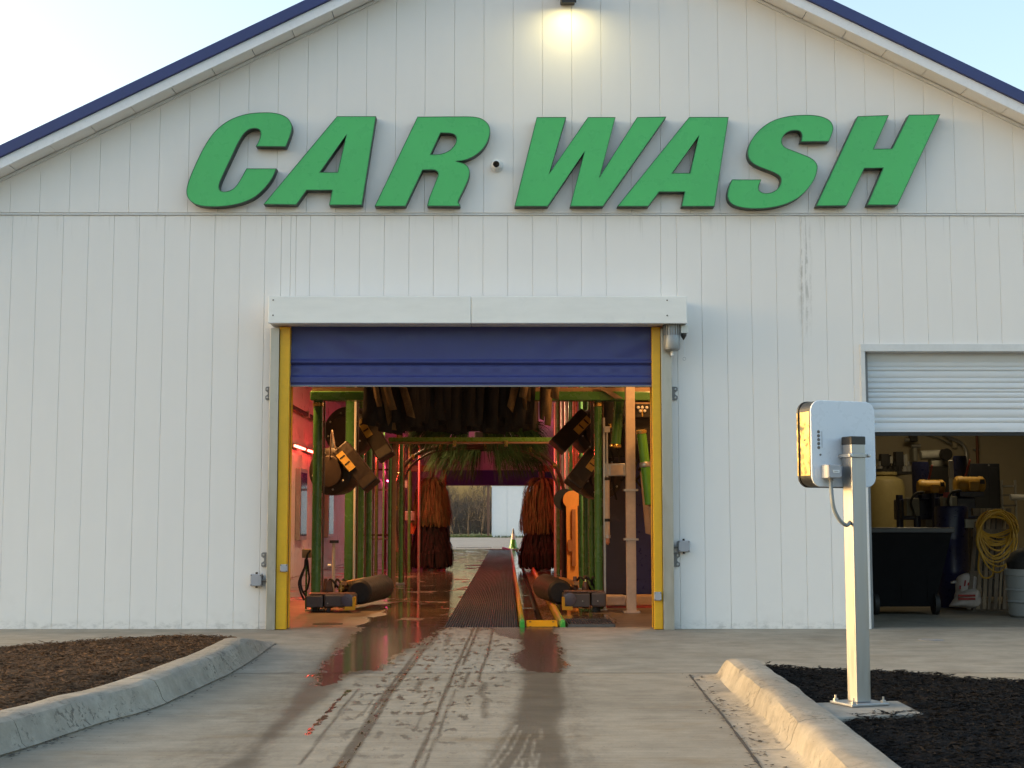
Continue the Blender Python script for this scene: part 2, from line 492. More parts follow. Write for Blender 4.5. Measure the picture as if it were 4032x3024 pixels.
# ------------------------------------------------------------------ kerbs
def spl(pts, k=8):
    pts = [Vector(p) for p in pts]; out = []
    for i in range(len(pts) - 1):
        p0, p1, p2, p3 = pts[max(i - 1, 0)], pts[i], pts[i + 1], pts[min(i + 2, len(pts) - 1)]
        for j in range(k):
            t = j / k
            out.append(.5 * ((2 * p1) + (p2 - p0) * t + (2 * p0 - 5 * p1 + 4 * p2 - p3) * t * t + (3 * p1 - p0 - 3 * p2 + p3) * t ** 3))
    out.append(pts[-1]); return out

def kerb_mesh(name, base, hs, m, parent, gutter=.0, side=1, wtop=.19, batter=.07, s0=0.0):
    """base: polyline along the foot of the kerb face; hs: heights along it"""
    n = len(base); rows = []
    for i, p in enumerate(base):
        t = (base[min(i + 1, n - 1)] - base[max(i - 1, 0)]).normalized()
        nrm = Vector((-t.y, t.x, 0)) * side
        h = hs[i]; k = h / .15
        j = lambda a, q: a * mnoise.noise(Vector((p.x * 3.1 + q * 7, p.y * 3.1, q)))
        prof = [(-gutter - .02, -.10), (-gutter, .0015), (-.012, .006 + .004 * k), (.012, .03 * k), (batter * .55, h * .62), (batter * .92, h * .90), (batter + .03, h * .985),
                (batter + .06, h), (batter + wtop * .75, h), (batter + wtop, h * .95), (batter + wtop + .01, -.1)]
        rows.append([p + nrm * (a + j(.008, q)) + Vector((0, 0, b + j(.006, q + 20) * (b > .02))) for q, (a, b) in enumerate(prof)])
    c = len(rows[0]); mb = MB()
    mb.add([v for r in rows for v in r], [(i * c + k, i * c + k + 1, (i + 1) * c + k + 1, (i + 1) * c + k) for i in range(n - 1) for k in range(c - 1)]
           + [tuple(range(c)), tuple(range((n - 1) * c, n * c))[::-1]])
    return mb.build(name, m, parent, smooth=True)

KL = [ngr('l', x, y) for x, y in [(-260, 775), (0, 690), (150, 645), (400, 560), (650, 488), (870, 390), (1000, 328), (1110, 258), (1190, 198)]]
KL = spl(KL, 8)
kl = thing('kerb', 'long pitted concrete kerb curving along the left mulch bed to the wash door', 'kerb', tuple(KL[20]))
nk = len(KL)
cut = [0, 14, 34, nk - 1]
for a, b in zip(cut[:-1], cut[1:]):
    seg = KL[a:b + 1]
    seg = [seg[0].lerp(seg[1], .06)] + seg[1:-1] + [seg[-1].lerp(seg[-2], .06)]
    hs = [.15 if (a + i) < nk - 9 else .15 * max(.12, (nk - 1 - a - i) / 8.0) for i in range(len(seg))]
    kerb_mesh('kerb_segment', seg, hs, M_KERB, kl, 0.0, 1)
KR = [ngr('k', x, y) for x, y in [(880, 338), (960, 425), (1045, 508), (1150, 622), (1260, 745), (1420, 925)]]
KR = spl(KR, 8)
kr = thing('kerb', 'pale chipped concrete kerb with gutter strip beside the black mulch on the right', 'kerb', tuple(KR[10]))
nk = len(KR)
for a, b in ((0, 15), (15, 27), (27, nk - 1)):
    seg = KR[a:b + 1]
    seg = [seg[0].lerp(seg[1], .05)] + seg[1:-1] + [seg[-1].lerp(seg[-2], .05)]
    hs = [.15 if (a + i) > 3 else (.075, .115, .138, .148)[a + i] for i in range(len(seg))]
    kerb_mesh('kerb_segment', seg, hs, M_KERB, kr, .17, 1, .19, .06)

off_ = [p - Vector((-(KR[min(i + 1, nk - 1)] - KR[max(i - 1, 0)]).normalized().y, (KR[min(i + 1, nk - 1)] - KR[max(i - 1, 0)]).normalized().x, 0)) * .182 for i, p in enumerate(KR)]
jm_ = MB()
for i, p in enumerate(off_):
    w_ = .007 + .006 * mnoise.noise(p * 5)
    jm_.v += [(p.x - w_, p.y, .0035), (p.x + w_, p.y, .0035)]
jm_.f = [(2 * i, 2 * i + 1, 2 * i + 3, 2 * i + 2) for i in range(len(off_) - 1)]
jm_.build('gutter_joint', mat('joint_dirt', (.06, .05, .04), .95), kr)
dirt_ = MB(); rd_ = random.Random(21)
for _ in range(160):
    i = rd_.randint(1, len(off_) - 2); p = off_[i] + Vector((rd_.gauss(.02, .05), rd_.uniform(-.1, .1), .004)); a_ = rd_.uniform(0, 6.28); s_ = rd_.uniform(.004, .016)
    dirt_.add([p + Vector((math.cos(a_ + t) * s_ * q, math.sin(a_ + t) * s_ * q, q * .004)) for t, q in ((0, 1.6), (1.6, .7), (3.1, 1.3), (4.7, .8))], [(0, 1, 2, 3)])
for _ in range(140):
    i = rd_.randint(8, len(KL) - 3); p = KL[i] + Vector((rd_.gauss(.03, .03), rd_.uniform(-.12, .04), .004)); a_ = rd_.uniform(0, 6.28); s_ = rd_.uniform(.004, .014)
    dirt_.add([p + Vector((math.cos(a_ + t) * s_ * q, math.sin(a_ + t) * s_ * q, q * .004)) for t, q in ((0, 1.6), (1.6, .7), (3.1, 1.3), (4.7, .8))], [(0, 1, 2, 3)])
tag(dirt_.build('grit', mat('joint_dirt', (.06, .05, .04), .95), None, fix=False), 'dark crumbs of dirt lying along the feet of the kerbs', 'grit', kind='stuff')

# ------------------------------------------------------------------ mulch beds
def mulch(name, label, poly, zc, col, chips, seed, hmax, hole=None, back=None, ramp=1.0):
    r = np.random.default_rng(seed)
    P = np.array(poly); x0, y0 = P.min(0); x1, y1 = P.max(0)
    st = .035
    xs, ys = np.arange(x0, x1, st), np.arange(y0, y1, st)
    X, Y = np.meshgrid(xs, ys); sh = X.shape
    ring = [tuple(p) for p in poly]
    d = seg_dist(X.ravel(), Y.ravel(), ring + [ring[0]]).reshape(sh); ins = in_poly(X.ravel(), Y.ravel(), ring).reshape(sh)
    def h(x, y, dd):
        e = np.clip(dd / .25, 0, 1) ** .6
        return zc + (hmax - zc) * e
    Z = h(X, Y, d)
    Z = np.minimum(Z, .018 + (hmax - .018) * np.clip(seg_dist(X.ravel(), Y.ravel(), back).reshape(sh) / ramp, 0, 1))
    for f, a in ((1.7, .006), (6.0, .006), (17, .007), (31, .007)):
        ph = r.uniform(0, 6, 6)
        Z = Z + a * (np.sin(X * f + ph[0] + 1.7 * np.sin(Y * f * .8 + ph[1])) * np.cos(Y * f * 1.1 + ph[2] + 1.3 * np.sin(X * f * .9 + ph[3])))
    Z += r.uniform(-.008, .008, sh)
    if hole:
        Z = np.where(in_poly(X.ravel(), Y.ravel(), hole).reshape(sh), .04, Z)
    vid = -np.ones(sh, int); mb = MB()
    k = ins
    cnt = 0; vs = []
    for (a, b) in np.argwhere(k):
        vid[a, b] = cnt; cnt += 1; vs.append((X[a, b], Y[a, b], Z[a, b]))
    q = np.stack([vid[:-1, :-1], vid[:-1, 1:], vid[1:, 1:], vid[1:, :-1]], -1).reshape(-1, 4)
    q = q[(q >= 0).all(1)]
    mb.v = vs; mb.f = [tuple(int(i) for i in t) for t in q]
    m, nt, p = nodes(name + '_bark'); g = G(nt)
    f = g.math('ADD', g.math('MULTIPLY', g.noise(60, detail=3), .6), g.math('MULTIPLY', g.noise(4), .4))
    g.put(p.inputs['Base Color'], g.mix(g.ramp(f, .32, .68), c4(tuple(c * .45 for c in col)), c4(tuple(c * 1.7 for c in col))))
    p.inputs['Roughness'].default_value = .9; p.inputs['Specular IOR Level'].default_value = .2
    g.put(p.inputs['Normal'], g.bump(g.noise(90, detail=3), .8, .01))
    # shredded bark on top
    px = r.uniform(x0, x1, chips * 3); py = r.uniform(y0, y1, chips * 3)
    ok = in_poly(px, py, ring)
    if hole: ok &= ~in_poly(px, py, hole)
    px, py = px[ok][:chips], py[ok][:chips]
    dd = seg_dist(px, py, ring + [ring[0]])
    ii = np.clip(((py - y0) / st).astype(int), 0, sh[0] - 1); jj = np.clip(((px - x0) / st).astype(int), 0, sh[1] - 1)
    pz = Z[ii, jj] + r.uniform(0, .018, len(px))
    ln = r.gamma(2.2, .007, len(px)) + .004; wd = r.uniform(.0015, .0055, len(px)); an = r.uniform(0, 6.283, len(px)); ti = r.normal(0, .14, len(px)); ro = r.normal(0, .5, len(px))
    dx, dy, dz = np.cos(an) * np.cos(ti) * ln, np.sin(an) * np.cos(ti) * ln, np.sin(ti) * ln
    ex, ey, ez = -np.sin(an) * np.cos(ro) * wd, np.cos(an) * np.cos(ro) * wd, np.sin(ro) * wd
    base = len(mb.v)
    for i in range(len(px)):
        c = (px[i], py[i], pz[i])
        mb.v += [(c[0] - dx[i], c[1] - dy[i], c[2] - dz[i]), (c[0] + ex[i], c[1] + ey[i], c[2] + ez[i]), (c[0] + dx[i], c[1] + dy[i], c[2] + dz[i]), (c[0] - ex[i], c[1] - ey[i], c[2] - ez[i])]
        mb.f.append((base + 4 * i, base + 4 * i + 1, base + 4 * i + 2, base + 4 * i + 3))
    o = mb.build(name, m, None, fix=False)
    return tag(o, label, 'mulch', kind='stuff')

kl_in = [tuple(p[:2]) for p in spl([ngr('l', x, y, .14) for x, y in [(-260, 575), (0, 498), (250, 428), (520, 350), (750, 280), (900, 222), (1015, 176)]], 4)]
ml_back = [tuple(ngr('l', x, y, .03)[:2]) for x, y in [(1020, 173), (880, 163), (640, 171), (400, 185), (200, 198), (0, 213), (-260, 240)]]
mulch('brown_mulch', 'brown shredded bark mulch filling the bed left of the driveway', kl_in + ml_back, .06, (.10, .055, .028), 40000, 3, .125, None, ml_back, 2.6)  # dark brown bark, its colour lifted towards the warm flare haze there
kr_in = [tuple(p[:2]) for p in spl([ngr('k', x, y, .14) for x, y in [(1046, 296), (1120, 365), (1210, 440), (1330, 532), (1450, 632), (1580, 742), (1760, 900)]], 4)]
mr_back = [tuple(ngr('k', x, y, .02)[:2]) for x, y in [(2700, 900), (2700, 385), (2212, 368), (2000, 358), (1800, 340), (1650, 330), (1450, 325), (1250, 312), (1100, 300)]]
mulch('black_mulch', 'black dyed bark mulch around the post of the display on the right', kr_in + mr_back, .06, (.0055, .0046, .0045), 60000, 5, .105, [tuple(ngr('k', x, y, .10)[:2]) for x, y in ((1250, 460), (1665, 450), (1775, 503), (1350, 518))], mr_back[1:], 2.2)

# ------------------------------------------------------------------ the building
B = thing('car_wash_building', 'white metal sided gabled building with blue roof edge and two bay doors', 'building')
SEAM = 4.222; ROOFK = 0.4966; RX, RZ = 1.009, 7.718            # joint height, roof pitch, ridge at the roof edge
OV = .31
def roof_z(x): return RZ - ROOFK * abs(x - RX)
DX0, DX1, DZ = -1.95, 1.95, 3.16                           # wash door opening
GX0, GX1, GZ = 4.02, 8.6, 2.80                             # garage door opening
WX0, WX1 = -7.6, 9.6
under = lambda x: roof_z(x) - .25                          # underside of the soffit where it meets the wall
# solid wall core behind the cladding (reveals show at the openings)
core = MB()
core.box(WX0, DX0, .022, .20, -.1, SEAM).box(DX1, GX0, .022, .20, -.1, SEAM).box(GX1, WX1, .022, .20, -.1, SEAM)
core.box(DX0, DX1, .022, .20, DZ, SEAM).box(GX0, GX1, .022, .20, GZ, SEAM)
core.prism([(WX0, .018, SEAM + .001), (WX1, .018, SEAM + .001), (WX1, .018, under(WX1) + .06), (RX, .018, under(RX) + .06), (WX0, .018, under(WX0) + .06)], (0, .182, 0))
wall = core.build('wall', M_JOINT, B)
GAP = .002
def strip(x0, x1, zl, zr, z0, y0, m):
    """one cladding panel; its head follows the roof when zl and zr differ"""
    mb = MB(); a, b = x0 + GAP / 2, x1 - GAP / 2
    if b - a < .01: return
    mb.prism([(a, y0, z0), (b, y0, z0), (b, y0, zr), (a, y0, zl)], (0, .026, 0))
    mb.build('wall_panel', m, wall, bevel=.0025, seg=1)
# joints read from the photograph, lower wall
jl = [at(x, 2430, 0).x for x in (99.5, 203, 305, 408, 510, 613, 715, 815.5, 917.5, 1019.4)]
stp = (jl[-1] - jl[0]) / 9
lows = [jl[0] - stp * k for k in range(12, 0, -1)] + jl + [DX0]
lows = [x for x in lows if x > WX0]
for a, b in zip([WX0] + lows[:-1], lows): strip(a, b, SEAM - .012, SEAM - .012, -.1, 0.0, M_WALL)
jm = [at(1100 + x / 2.011, 900, 0).x for x in (92, 134, 245, 440, 637, 832, 1028, 1222, 1418, 1613, 1808, 2003, 2197)]
jm += [jm[-1] + (jm[-1] - jm[-2]) * k for k in (1, 2)] + [at(2600 + 15 / 2.011, 900, 0).x]
jm = [x for x in jm if DX0 + .03 < x < DX1 - .03]
for a, b in zip([DX0] + jm, jm + [DX1]): strip(a, b, SEAM - .012, SEAM - .012, DZ, 0.0, M_WALL)
jr = [at(2600 + x / 2.011, 1000, 0).x for x in (128, 324, 521, 717, 915, 1112, 1307, 1510)]
jr = [x for x in jr if DX1 + .05 < x < GX0 - .05]
for a, b in zip([DX1] + jr, jr + [GX0]): strip(a, b, SEAM - .012, SEAM - .012, -.1, 0.0, M_WALL)
jg = [GX0 + .16 + .2515 * k for k in range(20)]
jg = [x for x in jg if x < GX1 - .05]
for a, b in zip([GX0] + jg, jg + [GX1]): strip(a, b, SEAM - .012, SEAM - .012, GZ + .07, 0.0, M_WALL)
for k in range(4): strip(GX1 + .25 * k, GX1 + .25 * k + .25, SEAM - .012, SEAM - .012, -.1, 0.0, M_WALL)
# gable cladding
j0 = at(1700 + 1108 / 2.011, 200, -.02).x
ups = sorted([j0 + .3045 * k for k in range(-29, 29)])
ups = [x for x in ups if WX0 < x < WX1]
for a, b in zip([WX0] + ups, ups + [WX1]):
    za, zb = under(a), under(b)
    if min(za, zb) > SEAM + .08: strip(a, b, za + .03, zb + .03, SEAM + .012, -.02, M_WALL_UP)
MB().box(WX0, WX1, -.014, .018, SEAM - .010, SEAM + .009).build('joint_flashing', M_TRIM, B)
# frieze trim, soffit panels, fascia and roof edge on both slopes
sl = math.hypot(1, ROOFK)
for sgn, xe in ((-1, WX0 - .3), (1, WX1 + .3)):
    t = Vector((sgn, 0, -ROOFK)) / sl
    def P(x, dz, y): return Vector((x, y, roof_z(x) + dz))
    MB().prism([P(RX, -.262, -.048), P(xe, -.262, -.048), P(xe, -.232, -.048), P(RX, -.232, -.048)], (0, .0255, 0)).build('frieze_board', M_TRIM, B)
    mb = MB().prism([P(RX, -.126, -OV), P(xe, -.126, -OV), P(xe, -.236, -OV), P(RX, -.236, -OV)], (0, .03, 0))
    mb.build('fascia', M_FASCIA, B, bevel=.003)
    MB().prism([P(RX, 0, -OV - .03), P(xe, 0, -OV - .03), P(xe, -.124, -OV - .03), P(RX, -.124, -OV - .03)], (0, .04, 0)).build('roof_edge', M_ROOF, B, bevel=.004)
    MB().prism([P(RX, .0, -OV + .01), P(xe, .0, -OV + .01), P(xe, -.12, -OV + .01), P(RX, -.12, -OV + .01)], (0, 40.5 + OV, 0)).build('roof', M_ROOF, B)
    x = RX; k = 0
    while abs(x - RX) < abs(xe - RX) - .1:
        x2 = x + sgn * .4064 / 1.0
        g = sgn * .004
        dz = -.226 + (.0025 if k % 2 else 0)
        MB().prism([P(x + g, dz, -OV + .03), P(x2 - g, dz, -OV + .03), P(x2 - g, dz + .012, -OV + .03), P(x + g, dz + .012, -OV + .03)], (0, OV - .072, 0)).build('soffit_panel', M_SOFFIT, B)
        x = x2; k += 1
# trim round the garage opening
MB().box(GX0 - .045, GX1 + .05, -.03, .0, GZ, GZ + .075).build('head_trim', M_TRIM, B, bevel=.003)
MB().box(GX0 - .042, GX0 + .002, -.026, .0, -.1, GZ).box(GX0, GX0 + .004, .0, .2, -.1, GZ).build('jamb_trim', M_TRIM, B, bevel=.002)
MB().box(DX0 - .012, DX0 - .002, -.02, .0, 0, DZ).box(DX1 + .002, DX1 + .012, -.02, .0, 0, DZ).build('jamb_trim', M_TRIM, B)

# ------------------------------------------------------------------ sign letters
LS = 540 / 2133
def outline(pts):
    """points (x, y) are smooth, (x, y, 1) are corners"""
    n = len(pts); cr = [len(p) > 2 for p in pts]; V = [Vector((p[0], p[1])) for p in pts]; out = []
    for i in range(n):
        p1, p2 = V[i], V[(i + 1) % n]
        if cr[i] and cr[(i + 1) % n]: out.append(p1); continue
        p0 = p1 * 2 - p2 if cr[i] else V[i - 1]
        p3 = p2 * 2 - p1 if cr[(i + 1) % n] else V[(i + 2) % n]
        for j in range(4):
            t = j / 4
            out.append(.5 * ((2 * p1) + (p2 - p0) * t + (2 * p0 - 5 * p1 + 4 * p2 - p3) * t * t + (3 * p1 - p0 - 3 * p2 + p3) * t ** 3))
    return out
K = lambda *a: [(x, y, 1) for x, y in a]
LET = [
 ('C', 700, [[(1680, 622, 1), (1740, 470), (1775, 340), (1755, 240), (1700, 170), (1600, 118), (1470, 92), (1320, 88), (1150, 100), (1000, 130), (850, 185), (720, 260), (600, 360), (500, 480),
   (400, 640), (300, 840), (220, 1020), (160, 1180), (134, 1300), (145, 1390), (190, 1460), (270, 1515), (380, 1545), (520, 1555), (700, 1550), (880, 1525), (1040, 1480), (1180, 1415),
   (1300, 1320), (1400, 1210), (1480, 1090), (1535, 960, 1), (1068, 960, 1), (1000, 1085), (930, 1200), (860, 1275), (780, 1312), (710, 1318), (660, 1300), (642, 1255), (650, 1190), (690, 1090),
   (760, 940), (850, 750), (930, 580), (1000, 460), (1060, 390), (1130, 348), (1210, 338), (1260, 355), (1285, 400), (1280, 470), (1250, 550), (1212, 618, 1)]]),
 ('A', 1020, [K((1212, 148), (1820, 148), (1600, 1530), (1088, 1530), (1135, 1300), (740, 1300), (580, 1525), (68, 1518)), K((1358, 437), (1220, 1018), (950, 1018))]),
 ('R', 1440, [[(805, 155, 1), (1560, 150, 1), (1700, 158), (1800, 185), (1880, 240), (1925, 310), (1935, 390), (1915, 490), (1870, 590), (1800, 680), (1700, 760), (1590, 815), (1500, 840), (1410, 848, 1),
   (1500, 872), (1570, 910), (1610, 970), (1618, 1030), (1600, 1120), (1550, 1240), (1500, 1340), (1452, 1440), (1440, 1485, 1), (1470, 1528, 1), (1465, 1548, 1), (955, 1545, 1), (985, 1420), (1040, 1280),
   (1100, 1130), (1125, 1050), (1110, 1010), (1070, 986), (1010, 982, 1), (885, 985, 1), (620, 1548, 1), (138, 1548, 1)],
   [(1165, 408, 1), (1300, 412), (1370, 430), (1405, 470), (1405, 540), (1370, 610), (1300, 680), (1200, 725), (1110, 740), (1012, 740, 1)]]),
 ('W', 2010, [K((408, 162), (868, 160), (605, 1035), (1205, 162), (1635, 162), (1390, 1100), (1970, 162), (2425, 155), (1440, 1550), (925, 1550), (1150, 700), (580, 1550), (62, 1550))]),
 ('A', 2400, [K((1240, 160), (1853, 160), (1635, 1550), (1118, 1550), (1168, 1325), (775, 1325), (605, 1550), (120, 1550)), K((1388, 455), (1250, 1030), (980, 1030))]),
 ('S', 2830, [[(1715, 540, 1), (1760, 430), (1782, 330), (1750, 240), (1680, 185), (1580, 148), (1450, 130), (1300, 128), (1150, 138), (1000, 165), (860, 210), (740, 275), (630, 365), (540, 470), (480, 580),
   (450, 690), (460, 780), (500, 850), (570, 905), (680, 955), (800, 1000), (890, 1040), (950, 1085), (970, 1140), (955, 1210), (910, 1280), (840, 1325), (750, 1345), (680, 1335), (630, 1300), (622, 1250),
   (640, 1190), (665, 1132, 1), (205, 1132, 1), (160, 1240), (135, 1350), (145, 1430), (190, 1500), (270, 1545), (400, 1575), (560, 1585), (740, 1578), (920, 1550), (1080, 1500), (1220, 1430), (1340, 1330),
   (1440, 1210), (1505, 1090), (1537, 960), (1525, 890), (1480, 830), (1400, 780), (1280, 730), (1150, 680), (1050, 640), (1000, 595), (980, 540), (995, 480), (1040, 420), (1110, 380), (1190, 368), (1260, 382),
   (1290, 430), (1290, 490), (1275, 545, 1)]]),
 ('H', 3180, [K((778, 148), (1265, 130), (1030, 655), (1315, 650), (1575, 125), (2065, 118), (1400, 1530), (925, 1530), (1172, 955), (885, 960), (610, 1540), (130, 1545))]),
]
LY0, LY1 = -.135, -.0215
LBL = {0: 'green italic channel letter C at the left end of the sign', 1: 'green italic channel letter A between the C and the R', 2: 'green italic channel letter R left of the security camera',
       3: 'green italic channel letter W right of the security camera', 4: 'green italic channel letter A between the W and the S', 5: 'green italic channel letter S with curved strokes near the right end',
       6: 'green italic channel letter H at the right end of the sign'}
def fill_mesh(loops, y, flip=False):
    """flat face bounded by an outline with holes"""
    bm = bmesh.new(); es = []
    for L in loops:
        vs = [bm.verts.new((p.x, y, p.z)) for p in L]
        es += [bm.edges.new((vs[i], vs[(i + 1) % len(vs)])) for i in range(len(vs))]
    bmesh.ops.triangle_fill(bm, use_beauty=True, use_dissolve=False, edges=es)
    return bm
def shrink(L, d, hole):
    n = len(L); A = sum(L[i].x * L[(i + 1) % n].z - L[(i + 1) % n].x * L[i].z for i in range(n)); s = 1 if A > 0 else -1
    if hole: s = -s
    out = []
    for i in range(n):
        a, b, c = L[i - 1], L[i], L[(i + 1) % n]
        e1 = Vector((b.x - a.x, 0, b.z - a.z)).normalized(); e2 = Vector((c.x - b.x, 0, c.z - b.z)).normalized()
        n1, n2 = Vector((-e1.z, 0, e1.x)) * s, Vector((-e2.z, 0, e2.x)) * s
        bi = n1 + n2
        if bi.length < .3: bi = n1
        bi.normalize(); k = d / max(.45, bi.dot(n1))
        out.append(b + bi * k)
    return out
for li, (ch_, ox, loops) in enumerate(LET):
    W3 = [[at(ox + p.x * LS, 420 + p.y * LS, LY0) for p in outline(L)] for L in loops]
    c = sum(W3[0], Vector((0, 0, 0))) / len(W3[0])
    root = thing('sign_letter', LBL[li], 'sign letter', (c.x, LY1, min(p.z for p in W3[0])), 'green channel letters of the sign')
    off = wloc(root)
    # sides and trim cap
    mb = MB()
    for L in W3:
        n = len(L)
        mb.add([Vector((p.x, LY0 + .006, p.z)) for p in L] + [Vector((p.x, LY1, p.z)) for p in L], [(i, (i + 1) % n, n + (i + 1) % n, n + i) for i in range(n)])
    mb.build('letter_return', M_RETURN, root, fix=False)
    cap = MB(); inner = [shrink(L, .007, k > 0) for k, L in enumerate(W3)]
    for L, I in zip(W3, inner):
        n = len(L)
        cap.add([Vector((p.x, LY0, p.z)) for p in L] + [Vector((p.x, LY0, p.z)) for p in I], [(i, (i + 1) % n, n + (i + 1) % n, n + i) for i in range(n)])
        cap.add([Vector((p.x, LY0, p.z)) for p in L] + [Vector((p.x, LY0 + .006, p.z)) for p in L], [(i, (i + 1) % n, n + (i + 1) % n, n + i) for i in range(n)])
    cap.build('trim_cap', mat('green_trim_cap', (.018, .16, .05), .4), root, fix=False)
    bm = fill_mesh([[Vector((p.x - off.x, 0, p.z - off.z)) for p in L] for L in inner], LY0 + .002 - off.y)
    for f in bm.faces:
        f.normal_update()
        if f.normal.y > 0: f.normal_flip()
    me = bpy.data.meshes.new('letter_face'); bm.to_mesh(me); bm.free(); me.materials.append(M_GREEN)
    link('letter_face', me, root)

# ------------------------------------------------------------------ wall light and security camera on the gable
wl = thing('wall_light', 'dark wall pack light glowing above the sign under the ridge', 'wall light', tuple(at(2240, 0, -.02)))
p0, p1 = at(2212, 10, -.42), at(2269, 10, -.42)
zt = p0.z + .28
xa_, xb_ = p0.x, p1.x; zl_ = p0.z + .11
MB().prism([(xa_, -.412, zl_ + .008), (xa_, -.412, zt - .05), (xa_, -.25, zt), (xa_, -.021, zt), (xa_, -.021, zl_ + .008)], (xb_ - xa_, 0, 0)).build('housing', M_BLACK, wl, bevel=.006)
MB().box(xa_, xb_, -.424, -.413, p0.z, zt - .05).build('visor', M_BLACK, wl, bevel=.003)
for k in range(3): MB().box(xa_ + .012, xb_ - .012, -.431, -.4245, p0.z + .03 + .035 * k, p0.z + .042 + .035 * k).build('cooling_fin', M_GREYMET, wl)
MB().box(xa_ + .01, xb_ - .01, -.402, -.20, zl_, zl_ + .007).build('lens', glow('lamp_lens', (1, .86, .42), 1.5), wl)
lamp('wall_light_lamp', 'AREA', ((xa_ + xb_) / 2, -.30, zl_ - .006), .9, (1.0, .86, .38), wl, .13, .12, aim=(0, 0, -1), spread=rad(175))
cp = at(1956, 654, -.02)
sc_ = thing('security_camera', 'small white round security camera with black lens between the two words', 'security camera', tuple(cp))
MB().lathe(cp, (0, -1, 0), [(0, .068), (.012, .068), (.02, .06), (.04, .058), (.055, .050)], 28).build('mount_base', M_WHITEP, sc_, smooth=True)
MB().lathe(cp + Vector((0, -.05, 0)), (-.05, -1, -.12), [(0, .045), (.04, .042), (.07, .036), (.078, .030), (.079, .027)], 28).build('camera_body', M_WHITEP, sc_, smooth=True)
MB().lathe(cp + Vector((-.005, -.126, -.012)), (-.05, -1, -.12), [(0, .033), (.012, .033), (.014, .026), (.008, .022)], 24).build('lens', M_LENS, sc_, smooth=True)

# ------------------------------------------------------------------ roll-up wash door
rd = thing('rolling_door', 'blue fabric roll up door half open at the wash bay with yellow guides', 'door', (0, -.1, 0))
HY = -.34
h0, h1 = at(1057, 1163, HY), at(2706, 1270, HY)
hz0, hz1 = at(1860, 1271, HY).z, at(1860, 1166, HY).z
xm = at(1855, 1220, HY).x
for a, b in ((h0.x, xm - .002), (xm + .002, h1.x)):
    hd = MB().box(a, b, HY, -.003, hz0, hz1).build('header_cover', M_ALU_PAINT, rd, bevel=.006)
    for px in ((at(1095, 0, HY).x,) if b < xm + .01 else (at(2614, 0, HY).x,)):
        for py in (1182, 1242):
            s = at(1860, py, HY); MB().lathe((px, HY, s.z), (0, -1, 0), [(0, .008), (.004, .008), (.006, .004)], 8).build('screw', M_SCREW, hd)
    MB().box(a, b, HY - .003, HY + .02, hz0 - .004, hz0 + .008).build('header_lip', M_TRIM, hd)
for s, (a, b), (c, d) in ((-1, (-2.022, -1.932), (-1.930, -1.825)), (1, (1.927, 2.035), (1.838, 1.925))):
    MB().box(a, b, -.15, -.003, 0.0, hz0 - .03).build('side_guide', M_ALU, rd, bevel=.004)
    MB().box(c, d, -.13, .12, 0.004, hz0 - .015).build('yellow_guide', M_YEL, rd, bevel=.006)
    e = d if s < 0 else c
    MB().box(e - .004, e + .004, -.05, -.03, 0.01, hz0 - .02).build('guide_slot', M_BLACK, rd)
# curtain: hanging vinyl with soft diagonal wrinkles, pockets and hem
cx0, cx1 = -1.826, 1.838
zb = at(1850, 1518, -.06).z
zl1, zl2, zl3 = at(1850, 1437, -.06).z, at(1850, 1478, -.06).z, at(1850, 1516, -.06).z
nx, zs = 150, np.concatenate([np.linspace(hz0 + .02, zl1 + .02, 26), np.linspace(zl1 + .014, zb, 34)])
vs, fs = [], []
for z in zs:
    for i in range(nx):
        u = i / (nx - 1); x = cx0 + (cx1 - cx0) * u
        t = max(0, min(1, (hz0 - z) / (hz0 - zl1)))
        amp = math.sin(math.pi * min(1, t * .95)) if z > zl1 else 0
        e = abs(u - .5) * 2
        ph = x * 7.5 + (z - 2.8) * (9 if u < .5 else -9)
        y = -.055 + amp * (.007 * math.sin(ph) * e + .004 * math.sin(ph * 1.9 + 1) * e + .006 * math.sin(x * 2.3))
        y -= .030 * math.exp(-((z - zl1 - .028) / .016) ** 2)
        y += .016 * math.exp(-((z - zl1) / .007) ** 2)
        if zl2 < z < zl1 - .01: y += .002 * math.sin(x * 31) * math.sin((z - zl2) * 60)
        if z < zl2: y -= .022 * min(1, (zl2 - z) / .02) * (1 if z > zl3 + .02 else .35)
        vs.append((x, y, z))
for j in range(len(zs) - 1):
    for i in range(nx - 1): fs.append((j * nx + i, j * nx + i + 1, (j + 1) * nx + i + 1, (j + 1) * nx + i))
cur = MB().add(vs, fs).build('curtain', M_BLUEV, rd, smooth='full', fix=False)
MB().box(cx0, cx1, -.068, -.04, zb - .012, zb + .002).build('bottom_bar', M_GREYMET, rd)
MB().tube((cx0, -.02, hz0 + .16), (cx1, -.02, hz0 + .16), .12, n=20).build('roll', M_BLUEV, rd)
# motor, its shaft and the pull cord below the header
mc = at(2645, 1274, -.2)
mot = thing('door_motor', 'grey cylindrical door motor with pull cord under the right end of header', 'motor', (mc.x, -.2, hz0))
k = .0026
MB().lathe((mc.x, -.2, hz0 + .02), (0, 0, -1), [(0, .082), (.14, .082), (.145, .084), (.24, .084), (.27, .078), (.285, .06), (.29, .02)], 24).build('motor_body', mat('cast_grey', (.30, .31, .31), .42, metal=.3), mot, smooth=True)
for i in range(9):
    a = math.pi + math.pi * (i + .5) / 9
    MB().obox((mc.x + .084 * math.cos(a), -.2 + .084 * math.sin(a), hz0 - .05), Vector((math.cos(a), math.sin(a), 0)) * .008, Vector((-math.sin(a), math.cos(a), 0)) * .004, (0, 0, .06)).build('cooling_rib', M_GREYMET, mot)
MB().tube((mc.x + .0, -.2, hz0 - .26), (mc.x + .0, -.2, hz0 - .315), .015, n=10).build('release_shaft', M_WHITEP, mot)
